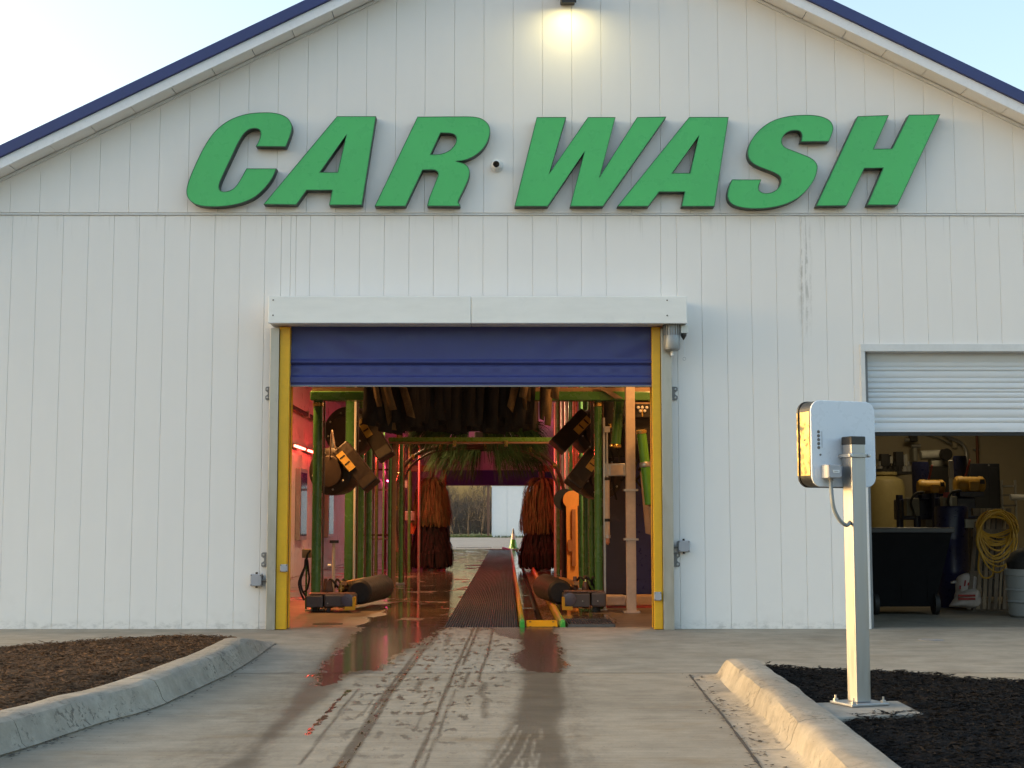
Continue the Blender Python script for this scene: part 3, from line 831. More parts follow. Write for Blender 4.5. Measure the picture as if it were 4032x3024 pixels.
bx = at(2693, 1300, -.2).x
MB().box(bx - .035, bx + .035, -.24, -.16, hz0 - .09, hz0 - .005).build('brake_bracket', M_STEEL, mot, bevel=.004)
MB().lathe((bx - .005, -.2, hz0 - .09), (0, 0, -1), [(0, .03), (.02, .03), (.065, .004)], 10).build('cord_lever', M_BLACK, mot)
MB().tube((bx, -.2, hz0 - .15), (bx, -.2, hz0 - .325), .003, n=6).build('pull_cord', M_WHITEP, mot)
ring = [(bx + .014 * math.cos(a), -.2, hz0 - .345 + .016 * math.sin(a)) for a in np.linspace(0, 6.283, 17)]
MB().pipe(ring, .003, 6, False).build('pull_ring', M_STEEL, mot)

def plate(px, py0, py1, px2, lab):
    """slotted steel bracket that ties a guide to the wall"""
    a, b = at(px, py0, -.004), at(px2, py1, -.004)
    x0, x1 = min(a.x, b.x), max(a.x, b.x); z0, z1 = b.z, a.z; w = x1 - x0
    free = x0 if (x0 < 0) else x1; s = 1 if x0 < 0 else -1
    root = thing('guide_bracket', lab, 'bracket', ((x0 + x1) / 2, -.004, z0), 'steel brackets tying the door guides to the wall')
    fix = x1 if x0 < 0 else x0
    pts = [(fix, z0), (free + s * w * .15, z0), (free, z0 + .012), (free, z0 + .04), (free + s * w * .35, z0 + .06), (free + s * w * .35, z1 - .06), (free, z1 - .04), (free, z1 - .012), (free + s * w * .15, z1), (fix, z1)]
    MB().prism([(x, -.016, z) for x, z in pts], (0, .012, 0)).build('plate', M_GREYMET, root)
    for z in (z0 + .026, z1 - .026):
        MB().lathe((free + s * w * .32, -.016, z), (0, -1, 0), [(0, .011), (.007, .011), (.009, .006)], 6).build('bolt', M_STEEL, root)
plate(1046, 1523, 1576, 1072, 'steel bracket high on the left guide of the wash door')
plate(2638, 1523, 1576, 2668, 'steel bracket high on the right guide of the wash door')
plate(1030, 2175, 2233, 1060, 'steel bracket low on the left guide of the wash door')
plate(2645, 2176, 2232, 2677, 'steel bracket below the grey box on the right guide of the wash door')

def jbox(x0, y0, x1, y1, Yf, depth, lab, conduit_to=None, nut=True):
    a, b = at(x0, y0, Yf), at(x1, y1, Yf)
    root = thing('junction_box', lab, 'junction box', ((a.x + b.x) / 2, Yf + depth, b.z), 'grey junction boxes round the wash door')
    bd = MB().box(a.x, b.x, Yf, Yf + depth, b.z, a.z).build('box_body', M_GREYBOX, root, bevel=.006)
    w, h = b.x - a.x, a.z - b.z
    MB().box(a.x + .003, b.x - .003, Yf - .008, Yf - .0005, b.z + .003, a.z - .003).build('lid', M_GREYBOX, root, bevel=.004)
    for sx in (.1, .9):
        for sz in (.1, .9):
            MB().lathe((a.x + w * sx, Yf - .008, b.z + h * sz), (0, -1, 0), [(0, .006), (.002, .006), (.003, .002)], 8).build('lid_screw', M_SCREW, root)
    if nut:
        MB().lathe(((a.x + b.x) / 2, Yf + depth * .5, a.z), (0, 0, 1), [(0, .012), (.015, .012), (.02, .008)], 8).build('gland', M_BLACK, root)
        MB().lathe(((a.x + b.x) / 2, Yf + depth * .5, b.z), (0, 0, -1), [(0, .012), (.015, .012), (.02, .008)], 8).build('gland', M_BLACK, root)
    if conduit_to is not None:
        zc = b.z + h * .5
        MB().tube((b.x if conduit_to > b.x else a.x, Yf + depth * .5, zc), (conduit_to, Yf + depth * .5, zc), .017, n=10).build('conduit', M_GREYMET, root)
jbox(985, 2261, 1030, 2308, -.08, .075, 'square grey junction box on the wall left of the wash door', -2.015)
jbox(2671, 2129, 2717, 2173, -.08, .075, 'square grey junction box on the wall right of the wash door', 2.03)
jbox(1103, 2222, 1131, 2252, -.165, .034, 'small grey sensor box on the left yellow guide', None, False)
jbox(2576, 2331, 2605, 2365, -.165, .034, 'small grey sensor box on the right yellow guide', None, False)

# ------------------------------------------------------------------ garage roll-up door
gd = thing('garage_door', 'white corrugated roll up door partly raised over the garage bay', 'door', (6.2, .1, 1.97))
GYD = .12
zy = [165, 230, 290, 331, 420, 476, 547, 590, 655, 711, 783, 890, 951, 1046]
zz = [at(3700, 1350 + y / 3.0164, GYD).z for y in zy]
zz[0] = GZ + .02
M_SLAT = mat('white_door_steel', (.66, .69, .72), .4, var=.04, vs=2, stretch=(.2, 1, 1))
for k, (a, b) in enumerate(zip(zz[:-1], zz[1:])):
    strong = zy[k + 1] in (331, 547, 783, 1046)
    d = .016 if strong else .007
    n = 6; prof = []
    for i in range(n + 1):
        t = i / n; z = a + (b - a) * t
        bulge = .012 * (math.sin(math.pi * t) ** .6)
        prof.append((GYD - bulge - (.010 * t if strong else 0), z))
    mb = MB(); x0, x1 = GX0 - .0 + .006, GX1
    vs = [(x, y, z) for x in (x0, x1) for y, z in prof]; m_ = n + 1
    vs += [(x, GYD + .02, z) for x in (x0, x1) for z in (b, a)]
    mb.add(vs, [(i, i + 1, m_ + i + 1, m_ + i) for i in range(n)] + [(n, 2 * m_, 2 * m_ + 2, m_ + n)])
    mb.build('slat', M_SLAT, gd, smooth=True)
zbot = zz[-1]
MB().box(GX0 + .006, GX1, GYD - .03, GYD + .02, zbot - .012, zbot - .001).build('bottom_rail', M_SLAT, gd)
MB().box(GX0 + .006, GX1, GYD - .02, GYD + .01, zbot - .05, zbot - .0125).build('rubber_seal', M_RUB, gd)
MB().box(GX0 + .006, GX0 + .05, .07, .2, 0, GZ + .05).build('side_track', M_GREYMET, gd)

# ------------------------------------------------------------------ tunnel shell
TX0, TX1, TYE, TCZ = -3.75, 3.35, 39.0, 3.9
M_TWALL = mat('tunnel_wall_panel', (.62, .55, .53), .35, var=.1, vs=1.5, dirt=.2, stretch=(1, 1, .4))
M_TFLOOR = concrete('tunnel_floor_concrete', (.30, .25, .20), broom=True, stain=.4, rough=.3)
def wetfloor():
    m, nt, p = nodes('wet_tunnel_floor'); g = G(nt)
    f = g.math('ADD', g.math('MULTIPLY', g.noise(.9, detail=5), .6), g.math('MULTIPLY', g.noise(7, detail=5), .4))
    g.put(p.inputs['Base Color'], g.mix(g.ramp(f, .35, .65), c4((.10, .075, .055)), c4((.19, .15, .115))))
    sep = g.n('ShaderNodeSeparateXYZ'); g.put(sep.inputs[0], g.pos)
    ax = g.math('ABSOLUTE', g.math('ADD', sep.outputs[0], -.2))
    dry = g.math('MULTIPLY', g.ramp(ax, 1.15, 1.75), g.ramp(sep.outputs[1], 6.0, 3.5))
    w = g.ramp(g.math('SUBTRACT', g.noise(1.6, detail=5, stretch=(1, .6, 1)), g.math('MULTIPLY', dry, .5)), .34, .46)
    g.put(p.inputs['Roughness'], g.fmix(w, .45, .05))
    g.put(p.inputs['Normal'], g.bump(g.math('ADD', g.noise(4.0, detail=3, stretch=(.5, 1.8, 1)), g.math('MULTIPLY', g.noise(60, detail=2), .04)), .22, .02))
    return m
M_WETF = wetfloor()
PX0, PX1 = -.27, .97                                     # conveyor pit
fl = MB().box(TX0, PX0, .202, TYE + 1.2, -.3, -.002).build('tunnel_floor', M_WETF); struct(fl)
fr = MB().box(PX1, TX1, .202, TYE + 1.2, -.3, -.002).build('tunnel_floor', M_WETF); struct(fr)
pit = MB().box(PX0, PX1, .202, TYE + 1.2, -.36, -.2).build('conveyor_pit', mat('pit_floor', (.05, .04, .035), .3)); struct(pit)
tw = MB().box(TX0 - .15, TX0, .2, TYE, -.1, TCZ).build('tunnel_wall', M_JOINT, B)
y = .2
while y < TYE - .1:
    MB().box(TX0 + .001, TX0 + .02, y + .003, min(y + 1.0, TYE) - .003, 0, TCZ).build('liner_panel', M_TWALL, tw, bevel=.003, seg=1); y += 1.0
tw2 = MB().box(TX1, TX1 + .15, .2, TYE, -.1, TCZ).build('tunnel_wall', M_JOINT, B)
y = .2
while y < TYE - .1:
    MB().box(TX1 - .02, TX1 - .001, y + .003, min(y + 1.0, TYE) - .003, 0, TCZ).build('liner_panel', M_TWALL, tw2, bevel=.003, seg=1); y += 1.0
MB().box(TX0, TX1, .2, TYE, TCZ, TCZ + .1).build('tunnel_ceiling', M_TWALL, B)
# far end wall with the exit opening and its rolled-up blue curtain
EX0, EX1 = at(1757, 2000, TYE).x, 2.35
ez = at(1850, 1909, TYE).z
ew = MB().box(TX0 - .1, EX0, TYE, TYE + .2, -.1, 4.6).box(EX1, TX1 + .1, TYE, TYE + .2, -.1, 4.6).box(EX0, EX1, TYE, TYE + .2, ez + .55, 4.6)
ew.build('end_wall', M_TWALL, B)
xd = thing('exit_door', 'rolled up dark blue curtain at the far end of the wash tunnel', 'door', (.2, TYE, ez))
MB().box(EX0, EX1, TYE + .05, TYE + .09, ez, ez + .62).build('curtain', M_BLUEV, xd)
MB().box(EX0, EX1, TYE + .04, TYE + .10, ez - .03, ez - .001).build('bottom_bar', M_GREYMET, xd)
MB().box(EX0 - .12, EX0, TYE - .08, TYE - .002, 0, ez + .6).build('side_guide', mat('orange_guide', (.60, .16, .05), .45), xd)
MB().box(EX1, EX1 + .12, TYE - .08, TYE - .002, 0, ez + .6).build('side_guide', M_YEL, xd)
# two narrow window recesses and a pipe along the left wall
for k, (yw, w) in enumerate(((13.2, .95), (17.6, .95))):
    wd = thing('window', ('nearer', 'farther')[k] + ' narrow dark window on the left tunnel wall', 'window', (TX0 + .02, yw, .72))
    MB().box(TX0 + .021, TX0 + .12, yw, yw + w, .70, 2.1).build('frame', M_STEEL, wd, bevel=.01)
    MB().box(TX0 + .1205, TX0 + .125, yw + .06, yw + w - .06, .78, 2.02).build('pane', M_LENS, wd)
wpipe = thing('wall_pipe', 'dark pipe running along the top of the left tunnel wall', 'pipe', (TX0, 1, 3.2))
MB().tube((TX0 + .10, .4, 3.20), (TX0 + .10, TYE - .3, 3.20), .045, n=10).build('pipe_run', M_RUB, wpipe, smooth=True)
for yy in range(2, 38, 3): MB().box(TX0 + .021, TX0 + .16, yy, yy + .05, 3.13, 3.27).build('clip', M_STEEL, wpipe)

# ------------------------------------------------------------------ lamps inside the tunnel
def light_bar(lab, p, dx, length, col, strength, energy, aim, axis='y', spread=170, grp='LED light bars inside the wash tunnel'):
    root = thing('light_bar', lab, 'light bar', p, grp)
    h = length / 2
    a = (p[0], p[1] - h, p[2]) if axis == 'y' else (p[0] - h, p[1], p[2]) if axis == 'x' else (p[0], p[1], p[2] - h)
    b = (p[0], p[1] + h, p[2]) if axis == 'y' else (p[0] + h, p[1], p[2]) if axis == 'x' else (p[0], p[1], p[2] + h)
    A = Vector(aim).normalized()
    MB().tube(Vector(a) - A * .045, Vector(b) - A * .045, .04, n=8).build('housing', M_STEEL, root)
    MB().tube(a, b, .022, n=10).build('tube', glow('led_%d_%d_%d' % tuple(int(c * 99) for c in col) + '_%d' % strength, col, strength), root)
    o = lamp('bar_lamp', 'AREA', Vector(p) + A * .05, energy, col, root, length, .06, aim=A, spread=rad(spread))
    X_ = {'x': Vector((1, 0, 0)), 'y': Vector((0, 1, 0)), 'z': Vector((0, 0, 1))}[axis]
    Z_ = (-A + X_ * A.dot(X_)).normalized(); Y_ = Z_.cross(X_)
    o.rotation_euler = Matrix((X_, Y_, Z_)).transposed().to_euler()
    return root
RED, PINK, AMB = (1.0, .055, .035), (1.0, .06, .22), (1.0, .46, .14)
WARM = (1.0, .66, .34)
EK = .22
light_bar('red light bar on the left tunnel wall just inside the yellow guide', (TX0 + .14, 12.9, 2.48), 0, 1.3, RED, 9, 68 * EK, (1, 0, -.25))
light_bar('second red light bar on the left tunnel wall behind the first', (TX0 + .14, 14.7, 2.48), 0, 1.3, RED, 9, 68 * EK, (1, 0, -.25))
light_bar('pink light bar deep along the left tunnel wall', (TX0 + .14, 24.0, 2.5), 0, 1.6, PINK, 8, 59 * EK, (1, 0, -.3))
light_bar('pink light bar near the exit on the left tunnel wall', (TX0 + .14, 33.0, 2.4), 0, 1.6, PINK, 8, 56 * EK, (1, 0, -.3))
light_bar('red light bar on the right tunnel wall behind the posts', (TX1 - .14, 16.0, 2.6), 0, 1.6, RED, 8, 34 * EK, (-1, 0, -.3))
light_bar('pink light bar deep along the right tunnel wall', (TX1 - .14, 27.0, 2.5), 0, 1.6, PINK, 8, 59 * EK, (-1, 0, -.3))
light_bar('amber light bar under the ceiling left of the conveyor', (-2.5, 3.4, 3.6), 0, 1.4, AMB, 6, 80 * EK, (.45, 0, -1), spread=105)
light_bar('amber light bar under the ceiling right of the conveyor', (2.3, 1.7, 3.6), 0, 1.4, AMB, 6, 48 * EK, (-.1, .25, -1))
light_bar('amber light bar over the middle of the tunnel on the right', (2.5, 8.0, 3.5), 0, 1.4, WARM, 6, 110 * EK, (-.3, 0, -1))
light_bar('amber light bar on the left side over the upright brush', (-1.9, 12.6, 3.5), 0, 1.4, WARM, 6, 85 * EK, (.3, .1, -1))
light_bar('red light bar on the ceiling across the middle of the tunnel', (-.4, 23.5, 3.75), 0, 2.4, RED, 6, 36 * EK, (0, 0, -1), 'x')

# ------------------------------------------------------------------ conveyor, grates
cv = thing('conveyor', 'wash conveyor track with yellow green rails and dark chain slot', 'conveyor', (.70, .3, 0))
M_RAIL = None
def railmat():
    m, nt, p = nodes('worn_guide_rail_paint'); g = G(nt)
    sep = g.n('ShaderNodeSeparateXYZ'); g.put(sep.inputs[0], g.pos)
    t = g.math('ADD', sep.outputs[1], g.math('MULTIPLY', g.noise(4, detail=4), 1.2))
    c = g.mix(g.ramp(t, .9, 2.2), c4((.13, .40, .07)), c4((.50, .40, .03)))
    c = g.mix(g.ramp(t, 3.0, 6.0), c, c4((.50, .24, .03)))
    wear = g.ramp(g.noise(14, detail=6, rough=.7), .52, .66)
    c = g.mix(g.math('MULTIPLY', wear, .6), c, c4((.33, .27, .18)))
    g.put(p.inputs['Base Color'], c); p.inputs['Roughness'].default_value = .35
    return m
M_RAIL = railmat()
xl0, xl1 = at(2046, 2460, .3).x, at(2066, 2460, .3).x
xr0, xr1 = at(2205, 2460, .3).x, at(2226, 2460, .3).x
for a, b in ((xl0, xl1), (xr0, xr1)):
    MB().prism([(a, .3, -.1), (b, .3, -.1), (b, .3, .05), ((a + b) / 2 + .012, .3, .075), ((a + b) / 2 - .012, .3, .075), (a, .3, .05)], (0, 38.2, 0)).build('guide_rail', M_RAIL, cv, bevel=.004)
    MB().prism([((a + b) / 2 - .03, .30, -.02), ((a + b) / 2 + .03, .30, -.02), ((a + b) / 2 + .012, .27, .06), ((a + b) / 2 - .012, .27, .06)], (0, -.06, 0)).build('rail_tip', mat('bright_green_tip', (.10, .50, .08), .4), cv)
cxm = (xl1 + xr0) / 2
M_DECK = mat('wet_steel_deck', (.62, .60, .58), .10, metal=.9, dirt=.5, vs=1.6, rv=.06)
yy = .62; i = 0
while yy < 38:
    L = 1.5
    MB().box(xl1 + .012, cxm - .035, yy, min(yy + L, 38.3) - .006, -.04, -.012 - .002 * (i % 2)).build('deck_plate', M_DECK, cv)
    MB().box(cxm + .035, xr0 - .012, yy, min(yy + L, 38.3) - .006, -.04, -.014 + .002 * (i % 2)).build('deck_plate', mat('rusty_deck', (.14, .085, .055), .25, dirt=.4), cv)
    yy += L; i += 1
MB().box(cxm - .035, cxm + .035, .62, 38.2, -.12, -.07).build('chain_slot', M_RUB, cv)
yp = MB().prism([(xl1 + .02, .30, -.02), (xl1 + .02, .62, .045), (xl1 + .02, .62, -.04), (xl1 + .02, .30, -.04)], (xr0 - xl1 - .04, 0, 0)).build('entry_plate', M_YEL, cv, bevel=.006)
for a in (xl1 + .06, xr0 - .06):
    for b in (.36, .54): MB().lathe((a, b, -.02 + (b - .3) * .203), (0, 0, 1), [(0, .012), (.006, .012), (.008, .006)], 6).build('bolt', M_SCREW, yp)
MB().box(xl1 + .02, xr0 - .02, .29, .299, -.2, .0).build('entry_lip', M_BLACK, cv)
pbar = nat('4', 1080, 535, 36.5)
MB().tube((xl0 - .28, 37.2, .10), (xl0 + .03, 36.9, .04), .035, n=10).build('roller_bar', M_WHITEP, cv)

gm = MB()
gx0, gx1 = PX0 + .003, xl0 - .02
gw = gx1 - gx0; nb = 30
for i in range(nb):
    x = gx0 + gw * i / (nb - 1); gm.box(x - .0035, x + .0035, 0, .995, -.03, -.002)
for k in range(11):
    yv = .05 + .09 * k; gm.box(gx0, gx1, yv - .002, yv + .002, -.026, -.006)
gm.box(gx0, gx1, 0, .008, -.031, -.001).box(gx0, gx1, .987, .995, -.031, -.001)
M_GRATE = mat('steel_grate', (.13, .12, .115), .38, metal=.5, dirt=.3)
gt = thing('floor_grate', 'long steel bar grate in the floor left of the conveyor rails', 'grate', (gx0, .205, 0))
g0 = None
for k in range(38):
    if g0 is None:
        off = wloc(gt); me = bpy.data.meshes.new('grate_panel')
        me.from_pydata([(v[0] - off.x, v[1], v[2]) for v in gm.v], [], gm.f); me.materials.append(M_GRATE)
    o = bpy.data.objects.new('grate_panel', me); COL.objects.link(o); o.parent = gt; o.location = (0, k * 1.0, 0)
g2 = MB(); ax, bx_ = xr1 + .03, xr1 + .50
for i in range(18):
    x = ax + (bx_ - ax) * i / 17; g2.box(x - .004, x + .004, .24, 1.05, .001, .026)
for k in range(9): g2.box(ax, bx_, .28 + .09 * k, .286 + .09 * k, .003, .02)
g2.box(ax, bx_, .235, .245, .0, .028).box(ax, bx_, 1.045, 1.055, .0, .028).box(ax - .006, ax + .003, .235, 1.055, .0, .028).box(bx_ - .003, bx_ + .006, .235, 1.055, .0, .028)
gt2 = thing('floor_grate', 'small steel grate mat on the floor right of the conveyor entry', 'grate', (ax, .24, 0))
tag(g2.build('grate_panel', M_GRATE, gt2, fix=False), kind='stuff')
MB().box(ax, bx_, .24, 1.05, -.001, .0005).build('backing', M_RUB, gt2)
# dark floor drain near the left post
dp = ngr('2', 760, 1505)
dr = thing('drain_cover', 'dark oval drain cover on the tunnel floor beside the left guide', 'drain cover', tuple(dp))
MB().lathe(dp + Vector((0, 0, -.002)), (0, 0, 1), [(0, .16), (.004, .16), (.005, .14)], 24).build('lid', M_RUB, dr)

# ------------------------------------------------------------------ green frames
M_GRN = mat('green_powder_coat', (.070, .20, .055), .25, var=.04, vs=1.0, coat=.3)
M_GRN2 = mat('green_glossy_duct', (.10, .33, .03), .2, var=.04, vs=1.0, coat=.4)
M_BRS = mat('brass_fitting', (.65, .45, .14), .25, metal=.9)
M_BRN = mat('brown_conduit', (.14, .07, .045), .4)
def post(root, nx0, nx1, Y, ztop, name='post', m=None, collar=True, zbase=0.0):
    a, b = at(nx0, 2000, Y), at(nx1, 2000, Y); r = (b.x - a.x) / 2; x = (a.x + b.x) / 2
    p = MB().tube((x, Y, zbase), (x, Y, ztop), r, n=20).build(name, m or M_GRN, root, smooth=True)
    MB().box(x - r * 1.9, x + r * 1.9, Y - r * 1.9, Y + r * 1.9, zbase, zbase + .018).build('base_plate', M_STEEL, p, bevel=.003)
    if collar: MB().lathe((x, Y, ztop - .07), (0, 0, 1), [(0, r * 1.01), (.005, r * 1.12), (.045, r * 1.12), (.05, r * 1.01)], 20).build('collar', M_BRS, p, smooth=True)
    MB().tube((x + r * 1.25, Y + r * .6, zbase + .02), (x + r * 1.25, Y + r * .6, ztop), .012, n=8).build('conduit', M_BRN, p)
    return x, r
A = thing('equipment_frame', 'green tube frame nearest the wash door carrying dark cloth strips', 'frame', (0, 3.0, 0))
zb0, zb1 = nat('1', 600, 312, 3.0).z, nat('1', 600, 200, 3.0).z
post(A, 1229, 1267, 3.0, zb0); post(A, 2340, 2373, 3.0, zb0)
xa, xb = at(1226, 1560, 3.0).x, 2.6
MB().box(xa, xb, 2.90, 3.10, zb0, zb1).build('cross_beam', M_GRN, A, bevel=.012)
MB().box(xa + .02, xb, 2.93, 3.07, zb1 + .0005, zb1 + .05).build('cable_tray', mat('tan_tray', (.34, .22, .13), .5), A)
dk = nat('5', 850, 190, 2.92)
MB().prism([(dk.x - .08, 2.88, zb1 + .06), (dk.x + .02, 2.88, zb1 + .06), (dk.x + .26, 2.88, zb0 + .02), (dk.x + .16, 2.88, zb0 + .02)], (0, -.02, 0)).build('brace', mat('tan_brace', (.30, .21, .14), .5), A)
A2 = thing('equipment_frame', 'row of three green posts behind the left dryer blowers', 'frame', (-2.2, 5.5, 0))
post(A2, 1357, 1400, 5.0, TCZ); post(A2, 1401, 1434, 6.3, TCZ, collar=False); post(A2, 1435, 1465, 7.6, TCZ, collar=False)
wx = at(1395, 2100, 4.8).x; MB().tube((wx, 4.8, 0), (wx, 4.8, 2.9), .016, n=8).build('white_hose', M_WHITEP, A2)
A3 = thing('equipment_frame', 'cluster of green posts behind the right dryer blowers', 'frame', (1.6, 5.5, 0))
for a, b, y_ in ((2318, 2344, 5.6), (2296, 2317, 7.0), (2279, 2296, 8.2)): post(A3, a, b, y_, TCZ, collar=False)
for px, y_, c in ((2265, 11.2, 'r'), (2247, 11.8, 'g'), (2231, 12.6, 'o'), (2215, 13.4, 'o'), (2198, 14.5, 'g'), (2188, 16, 'o')):
    x = at(px, 2000, y_).x
    MB().tube((x, y_, 0), (x, y_, 3.6), .042, n=10).build('rear_post', {'g': M_GRN, 'r': mat('red_pipe', (.5, .08, .05), .3), 'o': M_STEEL}[c], A3, smooth=True)
A4 = thing('equipment_frame', 'second green frame with a level beam across the tunnel', 'frame', (0, 9.4, 0))
z0_, z1_ = nat('3', 900, 822, 9.4).z, nat('3', 900, 768, 9.4).z
post(A4, 1528, 1541, 9.4, z0_, collar=False); post(A4, 1570, 1588, 10.2, z0_, collar=False); post(A4, 2283, 2296, 9.4, z0_, collar=False)
xa, xb = at(1530, 1730, 9.4).x, at(2300, 1730, 9.4).x
MB().box(xa, xb, 9.32, 9.48, z0_, z1_).build('cross_beam', mat('olive_beam', (.10, .17, .025), .3), A4, bevel=.01)
MB().box(xa, xb, 9.30, 9.47, z0_ - .03, z0_ - .001).build('beam_channel', mat('rust_channel', (.25, .12, .06), .4), A4)
for px in (1790, 1993):
    q = nat('3', (px - 1650) / .31646, 835, 9.3); MB().box(q.x - .03, q.x + .03, 9.27, 9.33, q.z - .06, q.z + .04).build('spray_head', M_BRS, A4)
x_ = at(1552, 2000, 9.45).x
MB().box(x_ - .03, x_ + .03, 9.42, 9.48, 0, z0_).build('flat_post', mat('tan_post', (.36, .22, .13), .4), A4)
hose = [(-.2 + 1.62 * math.cos(t), 9.15, 1.35 + 1.05 * math.sin(t)) for t in np.linspace(rad(205), rad(-25), 36)]
ha = thing('spray_arch', 'brown hose arch spanning the conveyor behind the second frame', 'spray arch', (0, 12, 0))
pts = [nat('r', x, y, 12) for x, y in [(225, 1650), (200, 1400), (175, 1150), (160, 900), (185, 700), (240, 560), (330, 460), (470, 375), (650, 330), (900, 318), (1200, 318), (1500, 335), (1700, 385), (1850, 490), (1930, 610), (1985, 780), (2010, 1000), (2015, 1300), (2015, 1640)]]
pts = spl(pts, 5)
pts[0].z = 0
MB().pipe(pts, .035, 8).build('hose', mat('brown_rubber_hose', (.10, .05, .035), .35), ha, smooth=True)
MB().pipe([p + Vector((.09 if p.x < 0 else -.09, .04, -.05)) for p in pts], .022, 8).build('hose', mat('brown_rubber_hose', (.10, .05, .035), .35), ha, smooth=True)
for p in pts[4::9]: MB().lathe(p, (1, 0, 0), [(-.03, .05), (.03, .05)], 8).build('nozzle', M_BRS, ha)

# ------------------------------------------------------------------ dryer blowers
M_BLOW = mat('black_blower_plastic', (.030, .022, .019), .38, var=.2)
M_LAB = mat('yellow_warning_label', (.52, .33, .07), .5, var=.15, vs=9)
def blower(lab, disc, rpx, n0, n1, wpx, Y, s, label_at):
    c = at(*disc, Y); sc_px = (Y - CAM.y) / F
    r = rpx * sc_px
    root = thing('dryer_blower', lab, 'dryer blower', tuple(c), 'black dryer blowers hung beside the car path')
    ax = Vector((-.36 * s, 1, .05)).normalized()
    MB().lathe(c - ax * .02, ax, [(0, r * .2), (.0, r * .80), (.03, r * .97), (.06, r), (.30, r), (.34, r * .93), (.36, r * .6)], 36).build('drum', M_BLOW, root, smooth=True)
    MB().lathe(c - ax * .03, ax, [(-.035, r * .5), (-.03, r * .62), (0.0, r * .66), (.02, r * .66)], 32).build('intake', mat('dark_intake', (.045, .03, .024), .5), root, smooth=True)
    u, w = MB().frame(ax)
    for k in range(8):
        t = 2 * math.pi * (k + .3) / 8; q = c - ax * .022 + (u * math.cos(t) + w * math.sin(t)) * r * .76
        MB().lathe(q, -ax, [(0, .014), (.012, .014), (.016, .007)], 8).build('bolt', M_STEEL, root)
    a, b = at(*n0, Y - .12), at(*n1, Y - .25)
    d = (b - a); L = d.length; d.normalize()
    side = d.cross(Vector((0, 1, 0))).normalized(); fwd = side.cross(d).normalized()
    hw = wpx * sc_px / 2
    nz = MB()
    prof = []
    for t, k, h in ((0, 1.0, .13), (.25, 1.0, .14), (.8, .98, .12), (1.0, 1.02, .125)):
        o = a + d * L * t
        prof.append([o + side * hw * k + fwd * h, o - side * hw * k + fwd * h, o - side * hw * k - fwd * h, o + side * hw * k - fwd * h])
    vs = [v for q in prof for v in q]; fs = [(i * 4 + j, i * 4 + (j + 1) % 4, i * 4 + 4 + (j + 1) % 4, i * 4 + 4 + j) for i in range(3) for j in range(4)] + [(0, 1, 2, 3), (12, 15, 14, 13)]
    nzo = nz.add(vs, fs).build('nozzle', M_BLOW, root, bevel=.02)
    front = fwd if fwd.y < 0 else -fwd
    t0, t1, off = label_at
    m0 = a + d * L * (t0 + t1) / 2 + side * hw * off + front * .147
    MB().obox(m0, d * L * (t1 - t0) / 2, side * hw * .42, front * .004).build('warning_label', M_LAB, nzo)
    for q in (.25, .62):
        MB().obox(m0 + d * L * (t1 - t0) * (q - .5) + front * .004, d * L * .016, side * hw * .34, front * .002).build('label_bar', M_BLACK, nzo)
    MB().tube((c.x, c.y + .2, c.z + r * .6), (c.x, c.y + .2, TCZ if c.z > 2 else c.z + r * 1.6), .02, n=8).build('hanger_rod', M_STEEL, root)
    p = [m0 - d * .2 + front * .02, m0 - d * .32 - side * .06 * s + front * .03, m0 - d * .42 - side * .1 * s, c + Vector((0, -.05, r * .3))]
    MB().pipe(spl(p, 5), .010, 6).build('power_cord', mat('grey_cord', (.25, .18, .15), .5), root)
Z1 = lambda x, y: N('1', x, y)
Z5 = lambda x, y: N('5', x, y)
blower('lower black dryer blower on the left with slanted nozzle and yellow label', Z1(785, 1190), 95, Z1(930, 900), Z1(1315, 1370), 72, 3.9, -1, (.12, .55, -.45))
blower('upper black dryer blower on the left half hidden by a green post', Z1(985, 690), 98, Z1(1190, 500), Z1(1500, 1020), 68, 5.6, -1, (.10, .50, -.40))
blower('upper black dryer blower on the right with yellow labelled nozzle', Z5(800, 700), 90, Z5(660, 500), Z5(285, 890), 74, 5.4, 1, (.06, .50, .40))
blower('lower black dryer blower on the right behind the green post', Z5(860, 1260), 90, Z5(770, 980), Z5(480, 1370), 74, 3.9, 1, (.10, .50, .35))

